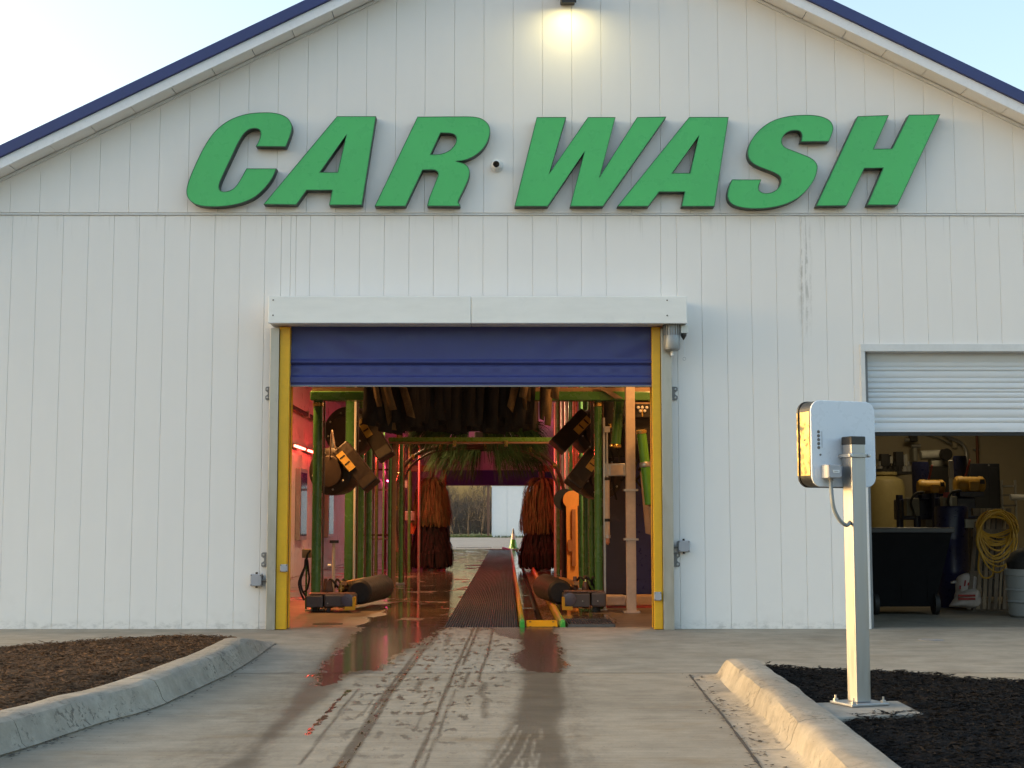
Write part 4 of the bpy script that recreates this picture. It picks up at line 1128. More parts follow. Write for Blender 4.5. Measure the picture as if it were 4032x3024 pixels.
# ------------------------------------------------------------------ tyre shiners at the floor
M_UNIT = mat('grey_steel_cover', (.085, .08, .085), .45, var=.1)
def shiner(lab, x0, x1, y0, y1, guard, s):
    Y = 2.55
    a, b = at(x0, y0, Y), at(x1, y1, Y)
    root = thing('tyre_shiner', lab, 'tyre shiner', ((a.x + b.x) / 2, Y, 0))
    w = b.x - a.x; zt, z0 = a.z, max(.06, b.z)
    xi = b.x if s < 0 else a.x                        # inner end, towards the cars
    xs = sorted([a.x, b.x]); sp = xs[0] + w * (.36 if s < 0 else .64)
    MB().box(xs[0], sp - .008, Y, Y + .4, z0, zt - .012).build('cover', M_UNIT, root, bevel=.012)
    MB().box(sp + .008, xs[1], Y - .004, Y + .4, z0 + .004, zt).build('cover', M_UNIT, root, bevel=.02)
    MB().box(xs[0] + .02, xs[1] - .02, Y + .02, Y + .38, zt + .001, zt + .012).build('top_plate', mat('top_plate', (.18, .10, .09), .3), root)
    e = xi + s * .08
    MB().lathe((e, Y - .006, (zt + z0) / 2 + .01), (0, -1, 0), [(0, .075), (.015, .075), (.02, .06)], 24).build('end_cap', mat('blue_grey_cap', (.10, .10, .14), .35), root, smooth=True)
    gx = sorted([xi + s * .11, xi - s * .012])
    MB().box(gx[0], gx[1], Y - .03, Y - .012, z0 - .03, z0 + .012).build('corner_guard', M_YEL, root)
    MB().box(min(xi - s * .012, xi + s * .02), max(xi - s * .012, xi + s * .02), Y - .03, Y + .1, z0 + .0125, z0 + .12).build('corner_guard', M_YEL, root)
    for q in (.45, .8): MB().lathe((xs[0] + w * q, Y - .006, zt - .1), (0, -1, 0), [(0, .008), (.006, .008)], 6).build('bolt', M_STEEL, root)
    MB().box(sp + .03, sp + .07, Y + .05, Y + .15, 0, z0 + .01).build('foot', M_BLACK, root)
    MB().box(xs[1] - .12 if s > 0 else xs[0] + .05, xs[1] - .06 if s > 0 else xs[0] + .11, Y + .2, Y + .35, 0, z0 + .01).build('foot', M_BLACK, root)
    # pivot arm, brush roller and hydraulics behind
    ra = Vector((xi - s * .02, Y + .35, .22)); rb = Vector((xi - s * .17, Y + 1.9, .22))
    MB().lathe(ra, rb - ra, [(0, .03), (.0, .12), (.03, .15), (1.45, .165), (1.53, .15), (1.56, .04)], 28).build('brush_roller', M_RUB, root, smooth=True)
    MB().obox((ra + rb) / 2 + Vector((s * .21, 0, .10)), (rb - ra).normalized() * .7, Vector((.03, 0, 0)), (0, 0, .02)).build('roller_arm', mat('tan_arm', (.35, .20, .08), .45), root)
    base = Vector(((a.x + b.x) / 2 + s * .02, Y + .55, zt))
    for k in range(5):
        q = base + Vector((random.uniform(-.14, .14), random.uniform(-.05, .25), 0))
        MB().lathe((q.x, q.y, .02), (0, 0, 1), [(0, .04), (zt + .02, .04), (zt + .06, .03), (zt + random.uniform(.08, .16), .022)], 10).build('valve', random.choice([M_BRN, M_BLACK, M_BRS]), root)
    for k in range(3):
        p = [base + Vector((-.1 + .1 * k, .1, .06)), base + Vector((-.05 + .08 * k, 0, .16)), base + Vector((.02 + .07 * k, -.02, .10)), base + Vector((.1 + .06 * k, .05, -.02))]
        MB().pipe(spl(p, 5), .013, 6).build('hydraulic_hose', M_RUB, root, smooth=True)
    return root
shiner('grey tyre shiner with black roller at the foot of the left green post', 1205, 1395, 2342, 2400, 0, -1)
shiner('grey tyre shiner with yellow corner guard at the foot of the right green post', 2217, 2388, 2333, 2394, 0, 1)
# stand pipe and wall box on the left
sp0 = nat('2', 835, 990, 3.5); sp1 = nat('2', 835, 500, 3.5)
st = thing('stand_pipe', 'thin cream stand pipe with black valve behind the left tyre shiner', 'pipe', (sp0.x, 3.5, 0))
MB().tube((sp0.x, 3.5, 0), (sp1.x, 3.5, sp1.z), .02, n=10).build('pipe', mat('cream_pvc', (.66, .55, .40), .4), st, smooth=True)
MB().box(sp1.x - .05, sp1.x + .06, 3.47, 3.53, sp1.z, sp1.z + .035).build('valve_handle', M_BLACK, st)
MB().lathe((sp1.x - .03, 3.5, sp1.z - .28), (1, 0, 0), [(-.04, .02), (.0, .02)], 8).build('side_port', M_WHITEP, st)
q0, q1 = nat('2', 440, 575, 3.1), nat('2', 545, 685, 3.1)
jb = thing('control_box', 'small tan control box with black cables behind the left guide', 'control box', (q0.x, 3.1, q1.z))
MB().box(q0.x, q1.x, 3.1, 3.18, q1.z, q0.z).build('box_body', mat('tan_box', (.36, .25, .13), .5), jb, bevel=.006)
MB().box((q0.x + q1.x) / 2 - .01, (q0.x + q1.x) / 2 + .01, 3.12, 3.15, 0, q1.z).build('box_post', M_GRN, jb)
for L in ([(500, 690), (490, 760), (430, 900), (400, 1010), (430, 1130), (470, 1210)], [(505, 690), (520, 850), (530, 950), (500, 1080), (440, 1110)], [(485, 690), (470, 820), (425, 960), (440, 1080), (500, 1180)], [(545, 590), (510, 640), (500, 700)]):
    MB().pipe(spl([nat('2', x, y, 3.05) for x, y in L], 6), .013, 6).build('cable', M_RUB, jb, smooth=True)

# ------------------------------------------------------------------ cloths and brushes
def clothmat(name, a, b):
    m, nt, p = nodes(name); g = G(nt)
    f = g.math('ADD', g.math('MULTIPLY', g.noise(9, stretch=(1, 1, .35), detail=5), .7), g.math('MULTIPLY', g.noise(70), .3))
    g.put(p.inputs['Base Color'], g.mix(g.ramp(f, .32, .68), c4(a), c4(b)))
    p.inputs['Roughness'].default_value = .85
    g.put(p.inputs['Normal'], g.bump(g.noise(60, stretch=(1, 1, .3)), .5, .01))
    return m
M_CLD = clothmat('dark_wash_cloth', (.014, .0125, .012), (.036, .032, .030))
M_CLT = clothmat('tan_wash_cloth', (.10, .066, .032), (.26, .175, .08))
M_CLB = clothmat('black_wash_cloth', (.006, .005, .005), (.018, .012, .011))
M_CLY = clothmat('ochre_wash_cloth', (.055, .052, .016), (.17, .155, .055))
M_STG = clothmat('green_brush_bristle', (.016, .05, .012), (.045, .115, .022))

def strip_mesh(name, w, L, seed, m, curl=.05, nseg=7):
    r = random.Random(seed); vs, fs = [], []
    ph = r.uniform(0, 6)
    for i in range(nseg + 1):
        t = i / nseg; z = -L * t
        off = curl * math.sin(t * 2.4 + ph) * t; tw = .5 * math.sin(ph + t * 2) * t
        ww = w * (1 - .12 * t)
        for s_ in (-1, 1): vs.append((s_ * ww / 2 * math.cos(tw) + off * .6, s_ * ww / 2 * math.sin(tw) + off, z + r.uniform(-.01, .01) * (i == nseg) * 3))
    for i in range(nseg): fs.append((2 * i, 2 * i + 1, 2 * i + 3, 2 * i + 2))
    me = bpy.data.meshes.new(name); me.from_pydata(vs, [], fs); me.materials.append(m)
    me.polygons.foreach_set('use_smooth', [True] * len(me.polygons))
    return me
def hang(me, root, p, rz=0, rx=0, ry=0, sc=1.0):
    o = bpy.data.objects.new(me.name.split('.')[0], me); COL.objects.link(o); o.parent = root
    o.location = Vector(p) - wloc(root); o.rotation_euler = (rx, ry, rz); o.scale = (1, 1, sc)
    so = o.modifiers.new('thickness', 'SOLIDIFY'); so.thickness = .008
    return o
MY = 2.35
mt = thing('mitter_curtain', 'big dark cloth curtain hanging from the ceiling over the car path', 'cloth curtain', (0, MY, 3.4))
mx0, mx1 = at(1470, 1600, MY).x, at(2070, 1600, MY).x
zbot = at(1800, 1688, MY).z; ztop = 3.45
Ds = [strip_mesh('cloth_strip', .19, ztop - zbot, 10 + k, M_CLD, .04) for k in range(6)]
for row in range(4):
    n = 34
    for k in range(n):
        x = mx0 + (mx1 - mx0) * (k + .5 * (row % 2)) / (n - 1)
        hang(random.choice(Ds), mt, (x, MY - .2 + .13 * row + random.uniform(-.03, .03), ztop), random.uniform(-.35, .35), random.uniform(-.05, .05), random.uniform(-.03, .03), random.uniform(.92, 1.04))
Ts = [strip_mesh('cloth_strip', .10, 1.0, 30 + k, M_CLT, .08) for k in range(5)]
for k in range(9):
    t = k / 8
    p = Vector((mx0 + .05 - .10 * t, MY - .25 + random.uniform(-.1, .1), ztop))
    hang(random.choice(Ts), mt, p, random.uniform(-.8, .8), 0, -.30 + .30 * t - .12, random.uniform(.9, 1.35) * 1.0)
for k in range(14):
    p = Vector((mx1 - .02 + random.uniform(0, .36), MY - .25 + random.uniform(-.12, .2), ztop - .0))
    hang(random.choice(Ts), mt, p, random.uniform(-.9, .9), random.uniform(-.1, .1), random.uniform(-.12, .28), random.uniform(.82, 1.25))
MB().box(mx0 - .3, mx1 + .5, MY - .3, MY + .35, ztop - .01, ztop + .08).build('hanger_frame', M_GRN, mt)
for x in (mx0, mx1): MB().tube((x, MY + .05, ztop + .08), (x, MY + .05, TCZ), .03, n=8).build('hanger_rod', M_STEEL, mt)

def bristles(name, m, starts, n, L, droop, w, seed, root):
    """bristles thrown outward from a shaft and bending down"""
    r = random.Random(seed); mb = MB()
    for _ in range(n):
        c, d = starts(r); l = L * r.uniform(.7, 1.05); d = d.normalized()
        sd_ = d.cross(Vector((r.uniform(-1, 1), r.uniform(-1, 1), r.uniform(-1, 1)))).normalized() * w
        pts = []
        for i in range(5):
            t = i / 4; pts.append(c + d * l * t + Vector((0, 0, -droop * l * t * t)))
        b = len(mb.v)
        for i, p in enumerate(pts):
            k = 1 - .6 * i / 4; mb.v += [tuple(p - sd_ * k), tuple(p + sd_ * k)]
        mb.f += [(b + 2 * i, b + 2 * i + 1, b + 2 * i + 3, b + 2 * i + 2) for i in range(4)]
    return tag(mb.build(name, m, root, fix=False), kind='stuff')
# horizontal top brushes
def top_brush(lab, k, xa, xb, yc, Y, L, seed):
    a, b = nat(k, xa, yc, Y), nat(k, xb, yc, Y)
    root = thing('top_brush', lab, 'wash brush', tuple((a + b) / 2))
    MB().tube(a, b, .09, n=14).build('shaft', M_BLACK, root, smooth=True)
    mid = (a.x + b.x) / 2; half = (b.x - a.x) / 2
    def st(r):
        x = r.uniform(a.x, b.x); t = (x - mid) / half
        if abs(t) < .12: x = mid + half * (.12 + r.random() * .88) * r.choice((-1, 1)); t = (x - mid) / half
        an = r.uniform(0, 6.283)
        return Vector((x, a.y, a.z)), Vector((t * .9 + r.uniform(-.12, .12), .8 * math.cos(an), .75 * math.sin(an)))
    bristles('bristles', M_STG, st, 2600, L, .55, .006, seed, root)
    for x in (a.x - .05, b.x + .05): MB().box(x - .05, x + .05, Y - .1, Y + .1, a.z - .1, TCZ).build('brush_arm', M_BRN, root)
    MB().box(mid - .25, mid + .3, Y - .25, Y - .12, a.z - .02, a.z + .28).build('motor_box', M_BLACK, root, bevel=.02)
top_brush('lower green bristle brush lying across the tunnel below the level beam', 'r', 660, 1660, 330, 13.5, .50, 4)
top_brush('upper green bristle brush across the tunnel above the level beam', 'r', 420, 1640, 110, 11.2, .48, 5)

# upright wrap brushes
def wrap_brush(lab, xa, xb, yt, ym, yb, Y, s, seed):
    sc_px = (Y - CAM.y) / F
    a = nat('r', (xa + xb) / 2, yt, Y); x = a.x; zt = a.z; zm = nat('r', 0, ym, Y).z
    hw = (xb - xa) * .3617 * sc_px / 2
    root = thing('wrap_brush', lab, 'wash brush', (x, Y, 0))
    MB().tube((x, Y, .12), (x, Y, zt + .25), .07, n=14).build('shaft', M_BLACK, root, smooth=True)
    MB().lathe((x, Y, 0), (0, 0, 1), [(0, .2), (.05, .2), (.08, .12), (.12, .08)], 18).build('base', M_STEEL, root)
    r = random.Random(seed)
    def strands(name, m, n, za, zb, r0, r1, Lmin, Lmax, w, zmin):
        mb = MB()
        for _ in range(n):
            u = r.random(); z = za + (zb - za) * u; an = r.uniform(0, 6.283); R = (r0 + (r1 - r0) * u) * r.uniform(.75, 1.15)
            L = min(r.uniform(Lmin, Lmax), z - zmin - r.uniform(0, .12)); o_ = Vector((math.cos(an), math.sin(an), 0)); sw = r.uniform(-.10, .10)
            sd_ = Vector((-o_.y, o_.x, r.uniform(-.3, .3))) * w * r.uniform(.6, 1.3); b = len(mb.v)
            for i in range(6):
                t = i / 5
                p = Vector((x, Y, z)) + o_ * (.06 + R * (1 - (1 - min(1, t * 1.6)) ** 2)) + Vector((-o_.y, o_.x, 0)) * sw * t + Vector((0, 0, .06 * math.sin(t * 3.1) - L * t ** 1.5))
                k = 1 - .35 * t; mb.v += [tuple(p - sd_ * k), tuple(p + sd_ * k)]
            mb.f += [(b + 2 * i, b + 2 * i + 1, b + 2 * i + 3, b + 2 * i + 2) for i in range(5)]
        return tag(mb.build(name, m, root, fix=False), kind='stuff')
    strands('ochre_cloth', M_CLY, 1300, zt, zm + .22, hw * 1.05, hw * 1.35, .45, .85, .012, zm - .06)
    strands('black_cloth', M_CLB, 1200, zm + .16, .45, hw * 1.05, hw * 1.45, .45, .95, .022, .02)
    MB().obox((x + s * hw * 1.4, Y + .3, zt + .2), (hw * 1.5, 0, 0), (0, .06, 0), (0, 0, .07)).build('swing_arm', M_BRN, root, bevel=.01)
    MB().tube((x + s * hw * 2.7, Y + .3, 0), (x + s * hw * 2.7, Y + .3, 3.3), .07, n=14).build('arm_post', M_GRN, root, smooth=True)
    MB().box(x + s * hw * 1.5 - .1, x + s * hw * 1.5 + .1, Y, Y + .3, zm - .2, zm + .05).build('drive_box', mat('orange_motor', (.55, .17, .04), .4), root, bevel=.01)
wrap_brush('left upright wash brush with ochre cloth above black cloth', 420, 690, 660, 1180, 0, 17.0, -1, 50)
wrap_brush('right upright wash brush with ochre cloth above black cloth', 1600, 1900, 660, 1260, 0, 17.0, 1, 70)

# ------------------------------------------------------------------ machinery on the right of the tunnel
op = thing('orange_guard', 'tall orange guard plate with round top beside the right brush', 'guard plate', tuple(nat('4', 1890, 960, 10.4)))
oc = nat('4', 1900, -40, 10.4); scp = (10.4 - CAM.y) / F * .31646
Rr = 110 * scp
pl = [(oc.x + Rr * math.cos(t), 10.4, oc.z + Rr * math.sin(t)) for t in np.linspace(rad(-50), rad(230), 30)]
pl = [(oc.x + 82 * scp, 10.4, 0.02)] + pl + [(oc.x - 62 * scp, 10.4, .35), (oc.x - 62 * scp, 10.4, .02)]
M_ORG = mat('orange_plastic', (.90, .34, .06), .5, var=.06)
MB().prism(pl, (0, .05, 0)).build('plate', M_ORG, op, bevel=.008)
MB().box(oc.x + 0 * scp, oc.x + 45 * scp, 10.33, 10.395, .3, oc.z - 120 * scp).build('slide_rail', mat('orange_steel', (.42, .15, .05), .4), op)
MB().box(oc.x - 45 * scp, oc.x + 20 * scp, 10.34, 10.39, .55, .75).build('latch_block', mat('orange_steel', (.42, .15, .05), .4), op)
MB().lathe((oc.x - Rr * .75, 10.5, oc.z), (0, 1, 0), [(0, Rr * 1.25), (.25, Rr * 1.25), (.3, Rr)], 28).build('wheel', M_RUB, op, smooth=True)
MB().tube((oc.x - Rr * .7, 10.6, 0), (oc.x - Rr * .7, 10.6, oc.z), .07, n=12).build('stem', M_RUB, op)

tk = thing('blue_cabinet', 'tall dark blue panel cabinet behind the cream post at the right', 'cabinet', (2.0, 5.6, 0))
ca, cb = nat('6', 898, 1145, 5.2), nat('6', 1186, 1145, 5.2)
zt = nat('5', 1000, 880, 5.2).z
M_NAVY = mat('navy_vinyl', (.035, .045, .20), .35, var=.15, vs=3)
MB().box(ca.x, cb.x + .04, 5.2, 5.9, ca.z, zt).build('side_panel', mat('dark_vinyl', (.05, .05, .095), .4), tk, bevel=.02)
MB().box(cb.x + .05, cb.x + 1.2, 5.15, 5.85, ca.z, zt + .5).build('side_panel', M_NAVY, tk, bevel=.02)
MB().box(ca.x + .02, cb.x + 1.1, 5.25, 5.8, 0, ca.z - .003).build('plinth', M_BLACK, tk)
pn = thing('plinth_box', 'low cream box on the floor below the blue cabinet', 'box', (1.9, 3.4, 0))
a, b = nat('6', 915, 1160, 3.4), nat('6', 1150, 1325, 3.4)
MB().box(a.x, b.x, 3.4, 3.8, 0.03, a.z).build('body', mat('cream_box', (.58, .50, .44), .5), pn, bevel=.01)
MB().box(b.x + .005, b.x + .07, 3.42, 3.8, 0.0, a.z - .01).build('end_cap', M_WHITEP, pn, bevel=.01)
a2, b2 = nat('6', 1290, 1155, 3.45), nat('6', 1500, 1325, 3.45)
MB().box(a2.x, b2.x + .3, 3.45, 3.8, 0.03, a2.z).build('body', mat('orange_lit_box', (.55, .36, .20), .5), pn, bevel=.01)  # second cream body, orange lamplight mixed into its base colour
MB().box(a.x, b2.x + .3, 3.43, 3.78, 0, .028).build('skid', mat('red_skid', (.5, .08, .05), .4), pn)
M_CREAM = mat('cream_painted_post', (.56, .47, .38), .45, dirt=.1)
cpst = thing('cream_post', 'square cream post from floor to ceiling right of the green post', 'post', (2.0, 2.5, 0))
ca, cb = at(2468, 2200, 2.5), at(2505, 2200, 2.5)
MB().box(ca.x, cb.x, 2.5, 2.62, 0, TCZ).build('column', M_CREAM, cpst, bevel=.006)
MB().box(ca.x - .04, cb.x + .04, 2.46, 2.66, 0, .02).build('base_plate', M_CREAM, cpst)
for zq in (nat('6', 1220, 455, 2.5).z, nat('5', 1210, 1420, 2.5).z): MB().box(ca.x - .03, cb.x + .03, 2.485, 2.64, zq - .012, zq + .012).build('band', M_STEEL, cpst)
# pneumatic cylinder with bracket
pc = thing('air_cylinder', 'cream air cylinder with steel rod and bracket beside the right green post', 'air cylinder', (1.7, 2.9, 0))
a, b = nat('5', 920, 1260, 2.9), nat('6', 920, 440, 2.9)
MB().tube((a.x, 2.9, a.z), (a.x, 2.9, b.z), .028, n=16).build('barrel', M_CREAM, pc, smooth=True)
for zq, mm in ((nat('6', 0, 215, 2.9).z, M_BLACK), (b.z + .02, M_STEEL), (a.z - .02, M_BLACK)): MB().lathe((a.x, 2.9, zq - .018), (0, 0, 1), [(0, .034), (.036, .034)], 14).build('end_band', mm, pc)
MB().lathe((a.x, 2.9, b.z), (0, 0, -1), [(0, .02), (.05, .026), (.08, .01)], 10).build('lower_eye', mat('orange_eye', (.6, .25, .12), .3), pc)
t_ = nat('5', 920, 650, 2.9)
MB().tube((a.x, 2.9, a.z), (a.x, 2.9, t_.z), .012, n=10).build('rod', M_STEEL, pc, smooth=True)
MB().box(a.x - .035, a.x + .035, 2.87, 2.93, t_.z - .05, t_.z + .02).build('clevis', M_STEEL, pc)
b0, b1 = nat('5', 880, 1090, 2.96), nat('5', 1168, 1245, 2.96)
MB().box(b0.x, b1.x, 2.96, 3.06, b1.z, b0.z).build('bracket', M_STEEL, pc, bevel=.005)
MB().box(b0.x + .08, b1.x - .05, 2.95, 2.9595, b1.z + .01, b0.z - .02).build('bracket_face', M_CREAM, pc)
s0, s1 = nat('6', 872, 0, 2.92), nat('6', 898, 0, 2.92)
MB().box(s0.x, s1.x, 2.92, 2.96, 0, nat('5', 0, 520, 2.92).z).build('mount_strip', M_STEEL, pc)
# green ducts
d1 = thing('green_duct', 'thick green duct slanting down between the green post and cream post', 'duct', (2, 3.2, 2))
p0, p1 = nat('5', 1085, 60, 3.3), nat('5', 1025, 870, 3.3)
MB().tube(p0, p1, .064, n=20).build('pipe', M_GRN, d1, smooth=True)
MB().lathe(p1, p1 - p0, [(-.02, .066), (.0, .074), (.02, .074), (.03, .05)], 20).build('end_ring', M_BRS, d1, smooth=True)
MB().tube(p0, (p0.x + .05, 3.35, TCZ), .064, n=20).build('pipe', M_GRN, d1, smooth=True)
d2 = thing('green_duct', 'bright lime duct leaning at the right edge of the wash door', 'duct', (2.2, 2.6, 2))
p0, p1 = nat('5', 1345, 700, 2.3), nat('5', 1450, 1600, 2.3)
MB().tube(p0, p1, .058, n=20).build('pipe', M_GRN2, d2, smooth=True)
MB().lathe(p0, p0 - p1, [(-.02, .06), (.0, .066), (.02, .066), (.03, .05)], 20).build('end_ring', M_BRS, d2, smooth=True)
mid = p0.lerp(p1, .45); MB().lathe(mid, p1 - p0, [(-.03, .06), (-.02, .066), (.02, .066), (.03, .06)], 20).build('joint_ring', M_STEEL, d2, smooth=True)
MB().pipe(spl([p1, p1 + Vector((.04, 0, -.25)), p1 + Vector((.06, .05, -.8)), (p1.x + .06, 2.4, .02)], 5), .04, 10).build('tan_hose', mat('tan_hose', (.40, .25, .14), .4), d2, smooth=True)
mid = nat('5', 1320, 1200, 2.6)
MB().prism([nat('5', 1330, 1190, 2.6), nat('5', 1400, 1190, 2.6), nat('6', 1470, 400, 2.6), nat('6', 1400, 380, 2.6)], (0, .05, 0)).build('tan_bracket', mat('tan_brace', (.30, .21, .14), .5), d2)
# valve box
vb = thing('valve_box', 'black valve box with round steel fittings under the beam at the right', 'valve box', (2.1, 2.9, 2.2))
a, b = nat('5', 1278, 350, 2.85), nat('5', 1475, 520, 2.85)
MB().box(a.x, b.x, 2.85, 2.98, b.z, a.z).build('box_body', M_BLACK, vb, bevel=.008)
MB().box(a.x - .01, b.x + .01, 2.845, 2.98, a.z + .001, a.z + .02).build('cover', mat('tan_tray', (.34, .22, .13), .5), vb)
for i, (x, y) in enumerate(((1305, 395), (1355, 395), (1410, 395), (1330, 437), (1385, 437))):
    q = nat('5', x, y, 2.85); MB().lathe(q, (0, -1, 0), [(0, .018), (.02, .018), (.025, .01)], 12).build('fitting', M_WHITEP, vb)
q = nat('5', 1355, 440, 2.84); MB().box(q.x - .008, q.x + .008, 2.835, 2.849, b.z + .01, a.z - .02).build('label_strip', M_BRS, vb)
MB().box(a.x - .02, b.x, 2.98, 3.02, b.z - .3, a.z + .1).build('back_plate', M_BLACK, vb)
hz_ = nat('5', 1120, 760, 3.6)
hb = thing('hose_bundle', 'tangle of dark hoses and brass fittings behind the green duct', 'hose bundle', tuple(hz_))
rr = random.Random(3)
for k in range(9):
    x = hz_.x + rr.uniform(-.32, .34); z = hz_.z + rr.uniform(-.1, .35)
    p = [Vector((x, 3.7, z)), Vector((x + rr.uniform(-.1, .1), 3.6, z - .2)), Vector((x + rr.uniform(-.2, .2), 3.65, z - .45)), Vector((x + rr.uniform(-.1, .1), 3.8, z - .7))]
    MB().pipe(spl(p, 4), .014, 6).build('hose', M_RUB, hb, smooth=True)
    MB().lathe(p[0], (0, 0, 1), [(-.03, .022), (.03, .022)], 8).build('fitting', rr.choice([M_BRS, M_STEEL]), hb)
MB().box(hz_.x - .4, hz_.x + .5, 3.82, 3.86, hz_.z - .25, TCZ).build('back_board', M_BLACK, hb)
# pipe clusters behind the brushes on both sides: the red-lit plumbing
for s, nm in ((-1, 'left'), (1, 'right')):
    pr = thing('pipe_rack', 'rack of upright steel and brown pipes behind the %s upright brush' % nm, 'pipe rack', (s * 2.3, 19, 0))
    for k in range(11):
        x = (-1.55 - .13 * k if s < 0 else 2.15 + .09 * k) + rr.uniform(-.03, .03); y_ = rr.uniform(13, 24)
        MB().tube((x, y_, 0), (x, y_, rr.uniform(2.4, 3.6)), rr.uniform(.018, .045), n=8).build('upright_pipe', rr.choice([M_STEEL, M_BRN, M_GRN, M_STEEL]), pr, smooth=True)
    for k in range(5):
        z = rr.uniform(.6, 2.9); y_ = rr.uniform(14, 23); x0 = -3.2 if s < 0 else 2.0
        MB().tube((x0, y_, z), (x0 + 1.1, y_, z), .025, n=8).build('cross_pipe', rr.choice([M_STEEL, M_BRN]), pr)
    for k in range(6):
        z = rr.uniform(.4, 2.6); y_ = rr.uniform(14, 23); x = (-2.0 if s < 0 else 2.5) + rr.uniform(-.5, .5)
        MB().box(x - .1, x + .1, y_, y_ + .15, z, z + rr.uniform(.15, .35)).build('pump_box', rr.choice([M_STEEL, M_BRN, M_BLACK]), pr, bevel=.01)
tc = thing('traffic_cone', 'green and white traffic cone standing at the far end of the conveyor', 'traffic cone', tuple(gr(2021, 2160)))
c0 = gr(2021, 2160); hc = at(2025, 2083, c0.y).z
MB().lathe(c0, (0, 0, 1), [(0, .2), (.03, .2), (.035, .17)], 4).build('foot', M_GRN2, tc)
MB().lathe(c0 + Vector((0, 0, .035)), (0, 0, 1), [(0, .16), (hc * .42, .10)], 20).build('lower_cone', M_GRN2, tc, smooth=True)
MB().lathe(c0 + Vector((0, 0, .035 + hc * .42)), (0, 0, 1), [(0, .10), (hc * .30, .055)], 20).build('reflective_band', mat('white_band', (.6, .5, .42), .3), tc, smooth=True)
MB().lathe(c0 + Vector((0, 0, .035 + hc * .72)), (0, 0, 1), [(0, .055), (hc * .26, .02)], 20).build('tip', mat('brown_tip', (.25, .2, .15), .4), tc, smooth=True)

# ------------------------------------------------------------------ beyond the exit
struct(MB().box(-60, 60, TYE + 1.2, 77.5, -.3, -.003).build('pavement', concrete('far_concrete', (.32, .29, .25))))
def grassmat():
    m, nt, p = nodes('grass_blades'); g = G(nt)
    g.put(p.inputs['Base Color'], g.mix(g.ramp(g.noise(3, detail=5), .35, .65), c4((.055, .085, .02)), c4((.13, .15, .045)))); p.inputs['Roughness'].default_value = .9
    return m
M_GRASS = grassmat()
struct(MB().box(-150, 150, 77.5, 300, -.3, .01).build('grass', M_GRASS))
gb = MB(); r2 = random.Random(8)
for _ in range(2500):
    x = r2.uniform(-6, 4); y_ = r2.uniform(77.4, 79.5); h = r2.uniform(.06, .2); d = r2.uniform(-.06, .06)
    gb.add([(x - .02, y_, 0), (x + .02, y_, 0), (x + d, y_ + d, h)], [(0, 1, 2)])
tag(gb.build('grass_tufts', M_GRASS, None, fix=False), 'strip of short green grass edging the concrete beyond the exit', 'grass', kind='stuff')
td = thing('trench_drain', 'pale trench drain with short bars across the concrete beyond the exit', 'drain', (0, TYE + 2.2, 0))
d0, d1_ = gr(1794, 2156), gr(1937, 2156)
MB().box(d0.x, d1_.x, d0.y - .08, d0.y + .2, -.002, .008).build('channel', mat('drain_dark', (.12, .11, .10), .7), td)
for k in range(17):
    x = d0.x + (d1_.x - d0.x) * k / 16; MB().box(x - .03, x + .03, d0.y - .08, d0.y + .2, .009, .02).build('bar', M_WHITEP, td)
fb = thing('white_outbuilding', 'plain white flat wall of another building seen through the tunnel exit', 'building', tuple(gr(1936, 2116)))
f0 = gr(1936, 2116); ft = at(1936, 1912, f0.y).z
o_ = MB().box(f0.x, f0.x + 14, f0.y, f0.y + 8, -.1, ft).build('wall', mat('far_white_wall', (.80, .82, .83), .5, var=.02), fb)
for k in range(14): MB().box(f0.x + .02 + k, f0.x + .98 + k, f0.y - .02, f0.y - .001, 0, ft - .02).build('wall_panel', mat('far_white_wall', (.8, .82, .83), .5), o_)
MB().box(f0.x - .05, f0.x + 14, f0.y - .08, f0.y + 8, ft, ft + .06).build('roof_cap', M_TRIM, fb)
for px in (2009, 2055):
    q = at(px, 1905, f0.y).x; MB().box(q - .1, q + .1, f0.y + .3, f0.y + .5, ft + .06, ft + .45).build('roof_post', M_TRIM, fb)
fp = thing('tree_line_post', 'thin dark post at the edge of the far white wall', 'post', (f0.x - .2, f0.y, 0))
MB().box(f0.x - .30, f0.x - .14, f0.y - .1, f0.y + .06, 0, ft).build('pole', M_BRN, fp)
# bare winter trees
M_BARK = mat('grey_bark', (.085, .068, .058), .9, var=.3, vs=3)
def bare_tree(lab, x, y_, h, seed):
    r = random.Random(seed); root = thing('bare_tree', lab, 'tree', (x, y_, 0), 'bare winter trees beyond the tunnel exit')
    lean = r.uniform(-.12, .12)
    trunk = [Vector((x + lean * h * t + .15 * math.sin(t * 4 + seed), y_, h * t)) for t in np.linspace(0, .8, 9)]
    MB().pipe(trunk, [h * .018 * (1 - .75 * k / 8) for k in range(9)], 8).build('trunk', M_BARK, root, smooth=True)
    br = MB()
    def grow(p, d, l, rad_, lv):
        pts = [p]
        for i in range(4):
            d = (d + Vector((r.uniform(-.25, .25), r.uniform(-.25, .25), r.uniform(-.1, .2)))).normalized(); pts.append(pts[-1] + d * l / 4)
        br.pipe(pts, [rad_ * (1 - .15 * i) for i in range(5)], 4 if lv > 1 else 5, False)
        if lv < 4:
            for _ in range(3 if lv < 3 else 2):
                b = pts[r.randint(1, 4)]; nd = (d + Vector((r.uniform(-.9, .9), r.uniform(-.9, .9), r.uniform(-.2, .7)))).normalized()
                grow(b, nd, l * r.uniform(.55, .8), rad_ * .55, lv + 1)
    for k in range(13):
        b = trunk[r.randint(1, 8)]; grow(b, Vector((r.uniform(-1, 1), r.uniform(-.6, .6), r.uniform(.1, .9))).normalized(), h * r.uniform(.16, .3), h * .006, 1)
    br.build('crown', M_BARK, root, fix=False)
